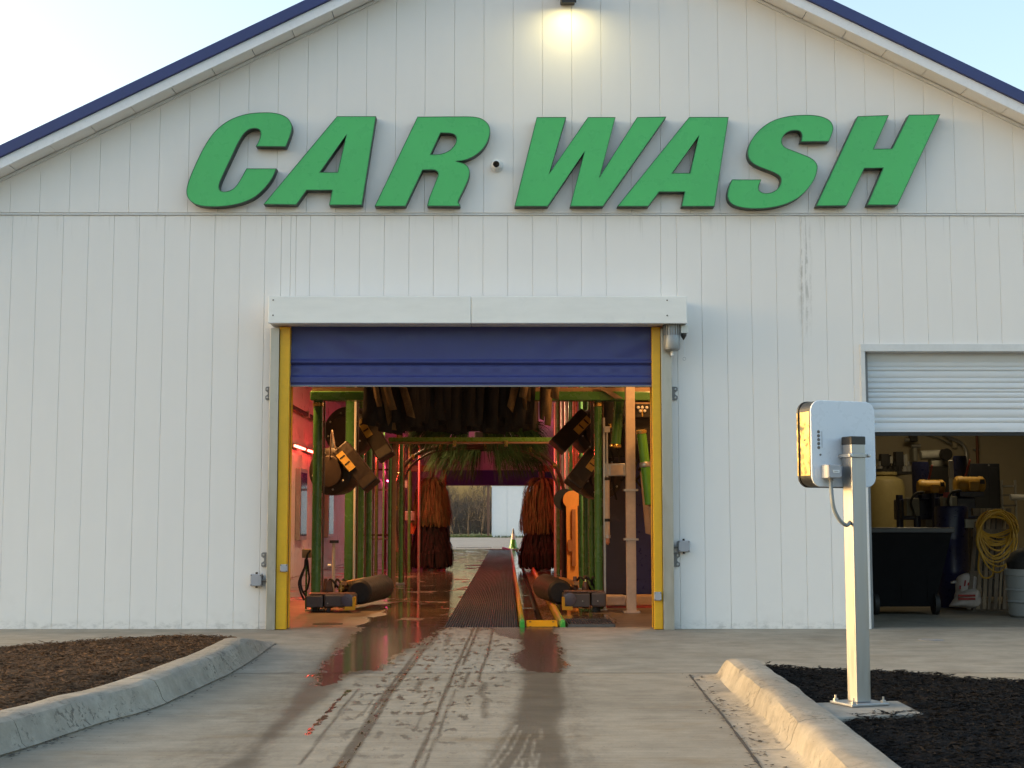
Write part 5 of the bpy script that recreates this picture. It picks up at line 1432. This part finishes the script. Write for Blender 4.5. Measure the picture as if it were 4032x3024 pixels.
for k in range(15):
    x = -5.2 + .52 * k + r2.uniform(-.2, .2); y_ = 82 + r2.uniform(0, 14)
    bare_tree('thin leafless grey tree among the thicket seen through the tunnel exit', x, y_, r2.uniform(3.2, 4.8), 200 + k)
hg = MB(); r3 = random.Random(5)
for _ in range(6000):
    x = r3.uniform(-9, 4); y_ = r3.uniform(97, 104); z = 2.4 * r3.random() ** 1.5; l = r3.uniform(.5, 1.3)
    d = Vector((r3.uniform(-.6, .6), r3.uniform(-.3, .3), r3.uniform(.4, 1))).normalized() * l; w = Vector((.025, 0, 0))
    p = Vector((x, y_, z)); hg.add([p - w, p + w, p + d], [(0, 1, 2)])
tag(hg.build('brushwood', M_BARK, None, fix=False), 'mass of grey brushwood behind the bare trees', 'brushwood', kind='stuff')

# ------------------------------------------------------------------ payment display on its post
pb = gr(3384, 2772, .124)
ph = rad(21)                                             # turned a little to the left
ex, ey = Vector((math.cos(ph), math.sin(ph), 0)), Vector((-math.sin(ph), math.cos(ph), 0))
# ey points away from the camera; the back of the panel faces -ey
pad = thing('concrete_pad', 'square concrete footing pad in the black mulch under the post', 'pad', (pb.x, pb.y, 0))
pp = [ngr('k', x, y, .122) for x, y in ((1250, 458), (1670, 448), (1785, 505), (1345, 522))]
MB().prism([(p.x, p.y, -.1) for p in pp], (0, 0, .222)).build('slab', M_PAD, pad, bevel=.012)
kp = thing('display_post', 'square aluminium post with base plate standing in the black mulch', 'post', (pb.x, pb.y, .124))
hw = .044
c0 = Vector((pb.x, pb.y, 0))
ztop = at(3375, 1745, pb.y).z
M_ALUP = mat('satin_aluminium_post', (.36, .365, .375), .42, metal=.9, var=.06, vs=2.5, stretch=(6, 6, .3))
MB().obox(c0 + Vector((0, 0, (ztop + .136) / 2)), ex * hw, ey * hw, (0, 0, (ztop - .136) / 2)).build('shaft', M_ALUP, kp, bevel=.006)
MB().obox(c0 + Vector((0, 0, ztop + .012)), ex * (hw + .002), ey * (hw + .002), (0, 0, .0225)).build('cap', M_BLACK, kp, bevel=.005)
bpl = MB().obox(c0 + Vector((0, 0, .130)), ex * .115, ey * .10, (0, 0, .0065)).build('base_plate', M_ALUP, kp, bevel=.003)
for i in (-1, 1):
    for j in (-1, 1):
        q = c0 + ex * .092 * i + ey * .08 * j + Vector((0, 0, .1365))
        MB().lathe(q, (0, 0, 1), [(0, .014), (.012, .014), (.014, .006), (.03, .006)], 6).build('anchor_bolt', M_STEEL, bpl)
# display box: rounded slab, white back, black corners and bright side trim
dpl = thing('payment_display', 'white backed rounded display panel mounted on the aluminium post', 'display', (pb.x, pb.y, 1.3))
PW, PH, PT, PR = .405, .462, .115, .058
pc_ = at(3322, 1748, pb.y + .05)
cen = Vector((pc_.x, pc_.y, pc_.z)) + ex * .0
def rrect(w, h, r, n=7):
    pts = []
    for cx_, cz_, a0 in ((w / 2 - r, h / 2 - r, 0), (-w / 2 + r, h / 2 - r, 90), (-w / 2 + r, -h / 2 + r, 180), (w / 2 - r, -h / 2 + r, 270)):
        pts += [(cx_ + r * math.cos(rad(a0 + 90 * i / n)), cz_ + r * math.sin(rad(a0 + 90 * i / n))) for i in range(n + 1)]
    return pts
L0 = rrect(PW, PH, PR)
yb = hw + .012                                            # the back sheet lies just beyond the post
def Pd(x, z, d): return cen + ex * x + Vector((0, 0, z)) + ey * d
base_d = 0.0
MB().prism([Pd(x, z, base_d) for x, z in L0], ey * .012).build('back_sheet', mat('pale_display_back', (.66, .72, .80), .32, var=.0), dpl, bevel=.004)
MB().prism([Pd(x, z, base_d + .0125) for x, z in rrect(PW - .004, PH - .004, PR)], ey * (PT - .012)).build('frame', M_BLACK, dpl, smooth=True)
MB().prism([Pd(x, z, base_d + PT + .004) for x, z in rrect(PW + .004, PH + .004, PR + .002)], ey * .014).build('front_bezel', M_BLACK, dpl, smooth=True)
sm = mat('polished_side_trim', (.92, .66, .30), .12, metal=1.0, var=.05)  # gold base colour carries the orange sky glow reflected in the trim
for s in (-1, 1):
    MB().obox(Pd(s * (PW / 2 + .001), 0, base_d + .012 + (PT - .03) / 2 + .004), ex * .002, ey * ((PT - .03) / 2), (0, 0, PH / 2 - PR - .003)).build('side_trim', sm, dpl)
    MB().obox(Pd(s * (PW / 2 + .0035), 0, base_d + PT + .0105), ex * .002, ey * .006, (0, 0, PH / 2 - PR - .003)).build('bezel_trim', sm, dpl)
MB().lathe(Pd(-PW / 2 - .003, .02, base_d + .06), -ex, [(0, .006), (.003, .006)], 8).build('screw', M_SCREW, dpl)
for i in range(5):
    q = Pd(-PW / 2 + .045, .062 - .021 * i, base_d)
    MB().lathe(q, -ey, [(0, .0085), (.002, .0085), (.003, .006), (.0012, .0045)], 14).build('port', M_SCREW, dpl)
MB().lathe(Pd(-PW / 2 + .055, -.06, base_d), -ey, [(0, .006), (.003, .005)], 10).build('screw', M_SCREW, dpl)
MB().obox(Pd(-PW / 2 + .066, .02, base_d - .0015), ex * .0018, ey * .001, (0, 0, .045)).build('seal_line', mat('pale_seal', (.52, .56, .62), .4), dpl)
# clamp band round the post
zc = at(3365, 1795, pb.y).z
cl = thing('post_clamp', 'steel clamp band holding the display panel to the post', 'clamp', (pb.x, pb.y, zc))
cf = Vector((c0.x, c0.y, zc))
MB().obox(cf - ey * (hw + .006), ex * (hw + .02), ey * .004, (0, 0, .010)).build('front_band', M_ALUP, cl, bevel=.002)
for s in (-1, 1):
    MB().obox(cf + ex * (hw + .010) * s + ey * .004, ex * .004, ey * (hw + .008), (0, 0, .008)).build('side_bolt', M_STEEL, cl)
    MB().lathe(cf + ex * (hw + .012) * s - ey * (hw + .010), -ey, [(0, .009), (.008, .009), (.010, .005)], 6).build('nut', M_STEEL, cl)
# junction box with conduit on the back
bq = at(3287, 1856, pb.y - .05)
jb2 = thing('junction_box', 'grey junction box with small white label on the display back', 'junction box', tuple(bq), 'grey junction boxes round the wash door')
bw, bh, bd = .042, .036, .032
bc = Vector((bq.x, bq.y, bq.z)); bc = Pd((bc - cen).dot(ex), bc.z - cen.z, -bd - .001)
MB().obox(bc, ex * bw, ey * bd, (0, 0, bh)).build('box_body', mat('grey_box_light', (.44, .45, .46), .5, var=.03), jb2, bevel=.005)
MB().obox(bc - ey * (bd + .004), ex * (bw - .002), ey * .0035, (0, 0, bh - .002)).build('lid', M_GREYBOX, jb2, bevel=.003)
MB().obox(bc - ey * (bd + .009) + ex * .004, ex * .020, ey * .001, (0, 0, .0075)).build('label_plate', M_WHITEP, jb2)
MB().obox(bc - ey * (bd + .0105) + ex * .004, ex * .013, ey * .0005, (0, 0, .0014)).build('label_text', M_GREYMET, jb2)
for i in (-1, 1):
    for j in (-1, 1): MB().lathe(bc - ey * (bd + .0075) + ex * .036 * i + Vector((0, 0, .030 * j)), -ey, [(0, .0035), (.002, .003)], 8).build('lid_screw', M_SCREW, jb2)
g0_ = bc + Vector((0, 0, -bh)) - ex * .004
MB().lathe(g0_, (0, 0, -1), [(0, .014), (.012, .014), (.014, .011), (.024, .011)], 12).build('gland', M_GREYMET, jb2)
cpts = [g0_ + Vector((0, 0, -.02)), at(3276, 1960, pb.y - .09), at(3286, 2010, pb.y - .095), at(3308, 2050, pb.y - .09), at(3333, 2068, pb.y - .075), at(3342, 2056, pb.y - .05)]
cpts[-1] = c0 - ex * (hw - .002) * 1.0 + Vector((0, 0, cpts[-1].z)) - ey * .012
MB().pipe(spl(cpts, 7), .0105, 10).build('flexible_conduit', mat('grey_conduit', (.20, .22, .22), .5), jb2, smooth=True)

# ------------------------------------------------------------------ garage interior
GYE = 8.4; RX0, RX1, RCZ = 4.06, 9.4, 3.3
M_GW = mat('cream_room_wall', (.44, .385, .27), .7, var=.06, vs=1)
MB().box(RX0, RX1, GYE, GYE + .15, 0, RCZ).build('room_wall', M_GW, B)
MB().box(3.51, RX0 - .002, .2, GYE + .15, -.1, RCZ).build('room_wall', M_GW, B)
MB().box(RX1, RX1 + .15, .2, GYE, 0, RCZ).build('room_wall', M_GW, B)
MB().box(RX0, RX1, .2, GYE, RCZ, RCZ + .1).build('room_ceiling', M_GW, B)
struct(MB().box(3.51, RX1, .202, GYE, -.2, -.001).build('garage_floor', concrete('garage_concrete', (.20, .18, .14), broom=False)))

def g(x, y, Y): return nat('g', x, y, Y)
def h(x, y, Y): return nat('h', x, y, Y)
# big black wheeled cart
ct_b = ngr('h', 650, 1400)
CY_ = ct_b.y
ct = thing('trash_cart', 'big black wheeled refuse cart just inside the garage opening', 'trash cart', (ct_b.x, CY_, 0))
M_CART = mat('black_cart_plastic', (.006, .006, .007), .7, var=.2, spec=.1)
tl, tr = h(150, 230, CY_), h(1300, 230, CY_); bl, br_ = h(190, 1290, CY_), h(1060, 1290, CY_)
dep = .95
rows = [(bl.x, br_.x, CY_ + .12, CY_ + dep - .15, bl.z), (tl.x + .02, tr.x - .05, CY_, CY_ + dep, tl.z - .06)]
def shell(r0, r1, inset):
    q = []
    for (a, b, c, d, z) in (r0, r1): q += [(a + inset, c + inset, z), (b - inset, c + inset, z), (b - inset, d - inset, z), (a + inset, d - inset, z)]
    return q
mb = MB(); o1, o2 = shell(rows[0], rows[1], 0), shell(rows[0], rows[1], .02)
mb.add(o1, [(0, 1, 2, 3), (0, 4, 5, 1), (1, 5, 6, 2), (2, 6, 7, 3), (3, 7, 4, 0)])
mb.add([(x, y, z + (.02 if i < 4 else 0)) for i, (x, y, z) in enumerate(o2)], [(0, 3, 2, 1), (0, 1, 5, 4), (1, 2, 6, 5), (2, 3, 7, 6), (3, 0, 4, 7)])
mb.build('body', M_CART, ct, fix=False)
x0, x1, y0, y1, zr = tl.x - .01, tr.x - .02, CY_ - .03, CY_ + dep + .03, tl.z
M_RIM = mat('cart_rim', (.03, .03, .034), .45)
for a, b, c, d in ((x0, x1, y0, y0 + .07), (x0, x1, y1 - .07, y1), (x0, x0 + .07, y0 + .07, y1 - .07), (x1 - .07, x1, y0 + .07, y1 - .07)):
    MB().box(a, b, c, d, zr - .06, zr).build('rim', M_RIM, ct, bevel=.012)
for px in (610, 960):
    a, b = h(px - 45, 380, CY_), h(px + 45, 380, CY_); z0 = h(px, 1200, CY_).z
    MB().prism([(a.x, CY_ + .015, a.z), (b.x, CY_ + .015, a.z), (b.x - .02, CY_ + .10, z0), (a.x + .02, CY_ + .10, z0)], (0, .03, 0)).build('rib', M_CART, ct)
for px in (262, 1072):
    w0 = h(px, 1290, CY_ + .02); r = w0.z + .002 if w0.z > .06 else .11
    MB().lathe((w0.x - .03, CY_ + .15, .125), (1, 0, 0), [(0, .10), (.005, .125), (.055, .125), (.06, .10)], 28).build('wheel', M_RUB, ct, smooth=True)
    MB().lathe((w0.x - .035, CY_ + .15, .125), (1, 0, 0), [(0, .03), (.07, .03)], 12).build('hub', M_STEEL, ct)
MB().box(bl.x + .1, br_.x - .1, CY_ + .13, CY_ + .17, .11, .14).build('axle', M_STEEL, ct)
MB().box(bl.x, br_.x, CY_ + .12, CY_ + dep - .16, .13, bl.z).build('undercarriage', M_CART, ct)
# pallet leaning with a yellow hose
PYB = ngr('h', 1750, 1340).y
plt = thing('wooden_pallet', 'weathered wooden pallet leaning upright behind the coiled yellow hose', 'pallet', tuple(ngr('h', 1750, 1340)))
M_WD = mat('weathered_wood', (.27, .205, .135), .8, var=.35, vs=3, stretch=(3, 3, .4), bump=.4, bs=40)
M_WDG = mat('grey_wood', (.18, .138, .10), .85, var=.3, vs=3, stretch=(3, 3, .4))
slats = [(1570, 1620, 0), (1655, 1700, 0), (1725, 1765, 1), (1800, 1850, 1), (1870, 1895, 0), (1925, 1970, 1)]
top_y = h(1700, -60, PYB + .45)
for k, (a, b, dkk) in enumerate(slats):
    A0, B0 = h(a, 1310 + 6 * k, PYB), h(b, 1310 + 6 * k, PYB)
    A1, B1 = h(a + 60, -30, PYB + .35), h(b + 70, -30, PYB + .35)
    A0.z = B0.z = .02
    MB().prism([A0, B0, B1, A1], (0, .022, 0)).build('slat', M_WDG if dkk else M_WD, plt)
for yq, d in ((1290, .03), (860, .13), (300, .24), (20, .33)):
    A0, B0 = h(1540, yq, PYB + d), h(2010, yq + 25, PYB + d)
    MB().box(A0.x, B0.x, PYB + d + .022, PYB + d + .11, A0.z - .045, A0.z + .045).build('bearer', M_WDG, plt)
bd_ = thing('timber_board', 'single brown board leaning left of the wooden pallet', 'board', tuple(ngr('h', 1470, 1300)))
A0, B0, A1, B1 = h(1445, 1300, PYB + .05), h(1500, 1300, PYB + .05), h(1555, 150, PYB + .3), h(1605, 150, PYB + .3); A0.z = B0.z = .02
MB().prism([A0, B0, B1, A1], (0, .03, 0)).build('plank', M_WDG, bd_)
hs = thing('coiled_hose', 'yellow hose hung in loose coils over the wooden pallet', 'hose', tuple(h(1800, 300, PYB)))
M_HOSE = mat('yellow_hose', (.50, .27, .025), .5, var=.12)
rh = random.Random(12)
for k in range(17):
    a0x, a1x = 1575 + rh.uniform(-5, 60), 2120 + rh.uniform(-90, 20)
    top = -5 + rh.uniform(0, 90); bot = (330 + k * 22 + rh.uniform(-20, 20)) if k < 10 else 520 + 48 * (k - 10) + rh.uniform(-15, 15)
    pts = []
    for t in np.linspace(0, 2 * math.pi, 26):
        u = (1 - math.cos(t + .6)) / 2; cxx = (a0x + a1x) / 2; rx_ = (a1x - a0x) / 2
        xx = cxx + rx_ * math.cos(t) * (1 - .18 * max(0, -math.sin(t))); yy_ = (top + bot) / 2 - (bot - top) / 2 * math.sin(t) + 25 * math.sin(2 * t + k)
        pts.append(h(xx, yy_, PYB - .03 - .012 * k + .30 * (1 - yy_ / 1300) * .9 - .04))
    MB().pipe(pts, .0105, 7, False).build('coil', M_HOSE, hs, smooth=True)
pts = [h(x, y, PYB - .06) for x, y in ((1620, 520), (1600, 760), (1640, 870), (1700, 900), (1780, 870), (1800, 760), (1790, 600))]
MB().pipe(spl(pts, 6), .0105, 7).build('coil', M_HOSE, hs, smooth=True)
# sack
sb = ngr('h', 1400, 1280)
sk = thing('sack', 'slumped white sack with red print lying left of the pallet', 'sack', tuple(sb))
M_SACK = mat('white_woven_sack', (.52, .46, .42), .7, var=.1, vs=8)
def pillow(pts, th, name, m, root, y0):
    P_ = [Vector(p) for p in pts]; c = sum(P_, Vector((0, 0, 0))) / len(P_); mb = MB(); n = len(P_); rings = 6
    vs, fs = [], []
    for k in range(rings + 1):
        t = k / rings; s_ = math.sin(math.pi * (.12 + .76 * t)) ** .5; yo = -th / 2 + th * t
        vs += [(c.x + (p.x - c.x) * s_, y0 + yo, max(.004, c.z + (p.z - c.z) * s_)) for p in P_]
    for k in range(rings): fs += [(k * n + i, k * n + (i + 1) % n, (k + 1) * n + (i + 1) % n, (k + 1) * n + i) for i in range(n)]
    fs += [tuple(range(n))[::-1], tuple(range(rings * n, (rings + 1) * n))]
    return mb.add(vs, fs).build(name, m, root, smooth='full')
SY = PYB + .25
up = spl([h(x, y, SY) for x, y in ((1300, 1090), (1300, 950), (1340, 870), (1450, 825), (1580, 830), (1620, 950), (1620, 1200), (1300, 1200), (1300, 1090))], 3)[:-1]
pillow(up, .22, 'sack_top', M_SACK, sk, SY)
lo = spl([h(x, y, SY - .1) for x, y in ((1200, 1280), (1310, 1130), (1450, 1050), (1600, 1060), (1620, 1290), (1400, 1295), (1200, 1280))], 3)[:-1]
pillow(lo, .26, 'sack_base', M_SACK, sk, SY - .12)
MB().obox(h(1270, 955, SY), (.035, 0, .004), (0, .02, 0), (0, 0, .014)).build('sack_ear', M_SACK, sk, bevel=.006)
MR = mat('red_print', (.33, .035, .03), .6)
for (xa, ya, xb, yb_) in ((1400, 930, 1440, 1010), (1340, 1000, 1370, 1050), (1450, 960, 1480, 1000)):
    a, b = h(xa, ya, SY - .125), h(xb, yb_, SY - .125)
    MB().prism([(a.x, SY - .128, b.z), (a.x + .02, SY - .128, b.z), (b.x, SY - .128, a.z), (b.x - .02, SY - .128, a.z)], (0, .004, 0)).build('print_mark', MR, sk)
for ya in (1120, 1165):
    a, b = h(1330, ya, SY - .27), h(1560, ya + 28, SY - .27)
    MB().box(a.x, b.x, SY - .272, SY - .262, b.z, a.z).build('print_mark', MR, sk)
# blue drum, label
bdm = ngr('h', 1330, 1240); BY = max(PYB + .6, 2.6)
q0, q1 = h(1120, 1200, BY), h(1560, 1200, BY); rx_ = (q1.x - q0.x) / 2; zt = h(1300, -60, BY).z
dm = thing('blue_drum', 'tall dark blue drum between the refuse cart and the pallet', 'drum', ((q0.x + q1.x) / 2, BY + rx_, 0))
M_DRUM = mat('dark_blue_drum', (.012, .016, .075), .35, var=.15)
MB().lathe(((q0.x + q1.x) / 2, BY + rx_, 0), (0, 0, 1), [(0, rx_ * .97), (.02, rx_), (zt * .33, rx_), (zt * .34, rx_ * 1.02), (zt * .36, rx_), (zt * .66, rx_), (zt * .67, rx_ * 1.02), (zt * .69, rx_), (zt - .03, rx_), (zt, rx_ * .95)], 36).build('barrel', M_DRUM, dm, smooth=True)
a, b = h(1430, 115, BY - .02), h(1590, 232, BY - .02)
MB().box(a.x, b.x, BY - .02, BY + .12, b.z, a.z).build('label_plate', mat('grey_label', (.40, .40, .36), .5), dm)
# bin on the right with a dark bag
bn = thing('grey_bin', 'ribbed grey plastic bin at the right edge of the garage', 'bin', tuple(ngr('h', 2230, 1430)))
BNY = ngr('h', 2180, 1440).y
a = h(2085, 790, BNY); b = h(2120, 1420, BNY)
rb = .30; cx_ = a.x + rb
MB().lathe((cx_, BNY + rb, 0), (0, 0, 1), [(0, rb - .06), (.02, rb - .04), (.16, rb - .03), (.17, rb - .015), (.19, rb - .03), (a.z * .55, rb - .02), (a.z * .56, rb - .005), (a.z * .6, rb - .02), (a.z * .85, rb - .01), (a.z * .87, rb), (a.z, rb)], 32).build('tub', mat('grey_bin_plastic', (.22, .235, .235), .45, var=.05), bn, smooth=True)
MB().lathe((cx_ + .02, BNY + rb, a.z - .02), (0, 0, 1), [(0, rb * .92), (.10, rb * .98), (.2, rb * .8), (.26, rb * .4)], 24).build('bag', M_RUB, bn, smooth=True)
# pumps: blue bodies, yellow motors, grey boxes
M_PB = mat('blue_pump_paint', (.012, .016, .06), .35, var=.2)
M_YM = mat('yellow_motor_paint', (.45, .26, .035), .45, var=.15, dirt=.3)
def pump(lab, Y, tank, motor, gbox):
    root = thing('pump_unit', lab, 'pump', tuple(g(*motor[:2], Y)))
    a, b = g(tank[0], tank[1], Y + .25), g(tank[2], tank[3], Y + .25)
    rr_ = (b.x - a.x) / 2
    MB().lathe(((a.x + b.x) / 2, Y + .25 + rr_, b.z - .35), (0, 0, 1), [(0, rr_), (a.z - b.z + .30, rr_), (a.z - b.z + .35, rr_ * .9)], 24).build('tank', M_PB, root, smooth=True)
    a, b = g(motor[0], motor[1], Y), g(motor[2], motor[3], Y); rm = (a.z - b.z) / 2; L = b.x - a.x; zc_ = (a.z + b.z) / 2
    mo = MB().lathe((a.x, Y + rm, zc_), (1, 0, 0), [(0, rm * .75), (.03, rm * .98), (L * .25, rm), (L * .27, rm * .94), (L * .8, rm * .94), (L * .82, rm), (L * .93, rm * .95), (L, rm * .7)], 28).build('motor', M_YM, root, smooth=True)
    MB().box(a.x + L * .40, a.x + L * .68, Y - .05, Y + .05, zc_ - rm * .8, zc_ + rm * .35).build('terminal_box', M_YM, mo, bevel=.008)
    MB().box(a.x + L * .78, a.x + L * .93, Y + .0, Y + .03, zc_ + rm * .05, zc_ + rm * .6).build('vent_grille', M_BLACK, mo)
    MB().box(a.x + L * .1, a.x + L * .9, Y + .02, Y + 2 * rm, zc_ - rm - .05, zc_ - rm + .015).build('motor_base', M_PB, root)
    a, b = g(gbox[0], gbox[1], Y - .05), g(gbox[2], gbox[3], Y - .05)
    gb_ = MB().box(a.x, b.x, Y - .05, Y + .1, b.z, a.z).build('starter_box', mat('grey_starter', (.26, .25, .22), .5), root, bevel=.008)
    p = [Vector((a.x + .25, Y - .06, a.z + .08)), Vector((a.x + .12, Y - .08, a.z + .06)), Vector((a.x + .05, Y - .09, a.z - .06)), Vector((a.x + .09, Y - .08, a.z - .2)), Vector((a.x + .11, Y - .07, a.z - .27))]
    MB().pipe(spl(p, 5), .016, 8).build('cable', M_RUB, gb_, smooth=True)
    MB().tube((b.x + .02, Y + .15, 0), (b.x + .02, Y + .15, zc_ - rm), .05, n=12).build('leg', M_PB, root)
    MB().tube((a.x, Y + .3, 0), (a.x, Y + .3, zc_ - rm), .05, n=12).build('leg', M_PB, root)
    MB().box(a.x - .02, a.x + L + .1, Y + .12, Y + .55, zc_ - rm - .35, zc_ - rm - .06).build('pump_head', M_PB, root, bevel=.02)
pump('left pump with yellow motor and grey starter box behind the refuse cart', 5.4, (745, 535, 985, 960), (820, 770, 1180, 975), (640, 1020, 820, 1260))
pump('right pump with taller blue tank and yellow motor above the drum', 5.0, (1290, 455, 1490, 930), (1320, 725, 1720, 950), (1130, 1000, 1330, 1300))
q = g(1135, 945, 4.94)
tgp = thing('red_tag', 'small red tag on the grey starter box of the right pump', 'tag', tuple(q)); e_ = g(1222, 1015, 4.94)
MB().box(q.x, e_.x, 4.93, 4.945, e_.z, q.z).build('plate', mat('red_tag', (.42, .06, .06), .5), tgp)
q, e_ = g(1205, 515, 4.9), g(1280, 755, 4.9)
gg = thing('sight_gauge', 'pale upright sight gauge between the two pumps', 'gauge', (q.x, 4.9, e_.z))
MB().box(q.x, e_.x, 4.9, 4.94, e_.z, q.z).build('plate', mat('pale_gauge', (.55, .50, .42), .5), gg, bevel=.015)
MB().tube((e_.x - .04, 4.95, 0), (e_.x - .04, 4.95, e_.z), .02, n=8).build('stem', M_STEEL, gg)
MB().tube(g(985, 580, 5.1), g(940, 770, 5.2), .015, n=8).build('red_hose', mat('red_hose', (.35, .06, .04), .5), gg)
MB().tube(g(1490, 510, 4.8), g(1435, 725, 4.9), .015, n=8).build('red_hose', mat('red_hose', (.35, .06, .04), .5), gg)
# cabinet, monitors, cream tank
bc_ = thing('black_cabinet', 'tall black cabinet standing behind the right pump', 'cabinet', (6.6, 6.2, 0))
a, b = g(1490, 560, 6.0), g(1905, 1150, 6.0)
MB().box(a.x, b.x, 6.0, 6.7, 0, a.z).build('body', mat('black_cabinet_paint', (.016, .017, .022), .4), bc_, bevel=.01)
MB().box(a.x + (b.x - a.x) * .62, b.x - .03, 5.985, 5.9985, .1, a.z - .06).build('door', mat('black_cabinet_paint', (.016, .017, .022), .4), bc_, bevel=.006)
q = g(1740, 583, 5.98); MB().lathe(q, (0, -1, 0), [(0, .012), (.01, .012)], 8).build('lock', M_STEEL, bc_)
tn = thing('cream_tank', 'translucent cream chemical tank with rounded top behind the cart', 'tank', (4.9, 7.0, 0))
a, b = g(130, 860, 6.6), g(690, 860, 6.6); r_ = (b.x - a.x) / 2; zt = g(400, 720, 6.6).z
MB().lathe(((a.x + b.x) / 2, 6.6 + r_, 0), (0, 0, 1), [(0, r_ * .98), (.03, r_), (zt - .16, r_), (zt - .06, r_ * .9), (zt, r_ * .55), (zt + .02, .2), (zt + .06, .2)], 40).build('body', mat('cream_polyethylene', (.30, .25, .11), .4, var=.08), tn, smooth=True)
MB().lathe(((a.x + b.x) / 2, 6.6 + r_, zt + .06), (0, 0, 1), [(0, .17), (.04, .17), (.05, .12)], 20).build('lid', M_BLACK, tn)
for k, (xa, ya, xb, yb_) in enumerate(((300, 430, 415, 600), (495, 400, 612, 640))):
    mn = thing('wall_monitor', ['smaller', 'larger'][k] + ' black box on the wall bracket above the cream tank', 'monitor', tuple(g(xa, yb_, 7.6)))
    a, b = g(xa, ya, 7.6), g(xb, yb_, 7.6)
    MB().box(a.x, b.x, 7.6, 7.75, b.z, a.z).build('screen', M_BLACK, mn, bevel=.01)
    MB().box((a.x + b.x) / 2 - .03, (a.x + b.x) / 2 + .03, 7.75, GYE, (a.z + b.z) / 2 - .03, (a.z + b.z) / 2 + .03).build('bracket', M_STEEL, mn)
    MB().box(b.x + .02, b.x + .06, 7.62, 7.7, b.z + .05, a.z - .04).build('side_box', mat('grey_label', (.4, .4, .36), .5), mn)
sh = thing('pump_shelf', 'dark shelf of valves and fittings under the wall monitors', 'shelf', tuple(g(300, 700, 7.5)))
a, b = g(290, 610, 7.5), g(740, 700, 7.5)
MB().box(a.x, b.x, 7.5, GYE, b.z, b.z + .04).build('board', M_BLACK, sh)
for k in range(7):
    x = a.x + (b.x - a.x) * (k + .5) / 7; MB().lathe((x, 7.65, b.z + .04), (0, 0, 1), [(0, .06), (.08, .06), (.1, .03), (.16 + .05 * (k % 3), .03)], 10).build('valve', random.choice([M_BLACK, M_STEEL, M_BLACK]), sh)
vs_ = thing('wall_valve', 'grey valve assembly on the back wall high above the monitors', 'valve', tuple(g(720, 330, 8.2)))
a = g(620, 245, 8.2); b = g(830, 330, 8.2)
MB().tube((a.x, 8.2, a.z), (b.x - .15, 8.2, a.z), .03, n=10).build('upper_pipe', M_STEEL, vs_)
MB().tube((a.x + .1, 8.2, b.z), (b.x, 8.2, b.z), .035, n=10).build('lower_pipe', M_STEEL, vs_)
MB().box(a.x + .12, b.x - .06, 8.15, GYE, b.z - .25, b.z - .02).build('filter', mat('grey_label', (.4, .4, .36), .5), vs_, bevel=.03)
MB().box(b.x - .18, b.x - .06, 8.12, 8.25, a.z - .03, a.z + .1).build('switch', M_BLACK, vs_, bevel=.01)
cd = thing('wall_conduit', 'grey conduit bending down the back wall toward the right pump', 'conduit', tuple(g(1400, 300, 8.3)))
MB().pipe(spl([g(1080, 120, 8.3), g(1230, 220, 8.3), g(1370, 285, 8.3), g(1430, 370, 8.3), g(1445, 470, 8.3), g(1445, 700, 8.3)], 6), .03, 8).build('pipe', M_STEEL, cd, smooth=True)
MB().pipe([g(880, 150, 8.32), g(1240, 300, 8.32)], .018, 8).build('brace', M_STEEL, cd)
MB().box(g(1250, 0, 8.33).x, g(1305, 0, 8.33).x, 8.33, GYE, g(0, 350, 8.33).z, RCZ).build('strut', M_GW, cd)
cp_ = thing('copper_pipe', 'thin reddish pipe running straight down the back wall', 'pipe', tuple(g(1590, 550, 8.33)))
x = g(1585, 300, 8.33).x; MB().tube((x, 8.33, .4), (x, 8.33, RCZ), .022, n=8).build('pipe', mat('rust_pipe', (.20, .06, .02), .5), cp_)
for zq in (1.2, 2.2): MB().box(x - .04, x + .04, 8.34, GYE, zq, zq + .03).build('clip', M_STEEL, cp_)
pk = thing('pipe_run', 'grey pipes and fittings lying behind the pump tanks', 'pipes', tuple(g(1000, 480, 7.2)))
MB().tube(g(830, 450, 7.2), g(1190, 430, 7.2), .07, n=14).build('pipe', mat('grey_label', (.4, .4, .36), .5), pk, smooth=True)
MB().tube(g(960, 560, 7.3), g(1200, 520, 7.3), .10, n=14).build('pipe', mat('grey_label', (.4, .4, .36), .5), pk, smooth=True)
MB().lathe(g(1150, 440, 7.1), (.2, -1, 0), [(0, .09), (.08, .09)], 16).build('flange', M_BLACK, pk)
MB().box(g(850, 0, 7.2).x, g(1180, 0, 7.2).x, 7.15, 7.4, 0, g(0, 600, 7.2).z).build('stand', M_BLACK, pk)
rk = thing('metal_rack', 'thin metal rack with a white tube at the right of the black cabinet', 'rack', tuple(g(2000, 1000, 6.6)))
a, b = g(1915, 780, 6.6), g(2110, 1200, 6.6)
for x in (a.x, b.x): MB().box(x - .015, x + .015, 6.6, 6.63, 0, a.z).build('upright', M_STEEL, rk)
for yq in (860, 980, 1120): z = g(0, yq, 6.6).z; MB().box(a.x, b.x, 6.6, 7.0, z - .012, z + .012).build('shelf', M_GREYMET, rk)
MB().tube(g(2030, 1010, 6.5), g(2400, 1015, 6.5), .045, n=12).build('white_tube', M_WHITEP, rk, smooth=True)
gl = thing('ceiling_lamp', 'warm tube lamp under the garage ceiling above the pumps', 'lamp', (6.4, 5.5, RCZ - .05))
MB().box(5.8, 7.0, 5.45, 5.55, RCZ - .06, RCZ - .002).build('housing', M_WHITEP, gl)
MB().tube((5.85, 5.5, RCZ - .075), (6.95, 5.5, RCZ - .075), .014, n=8).build('tube', glow('warm_tube', (1, .8, .5), 1.2), gl)
lamp('garage_lamp', 'AREA', (6.4, 5.5, RCZ - .1), 4.6, (1, .78, .45), gl, 1.1, .08, aim=(0, 0, -1))
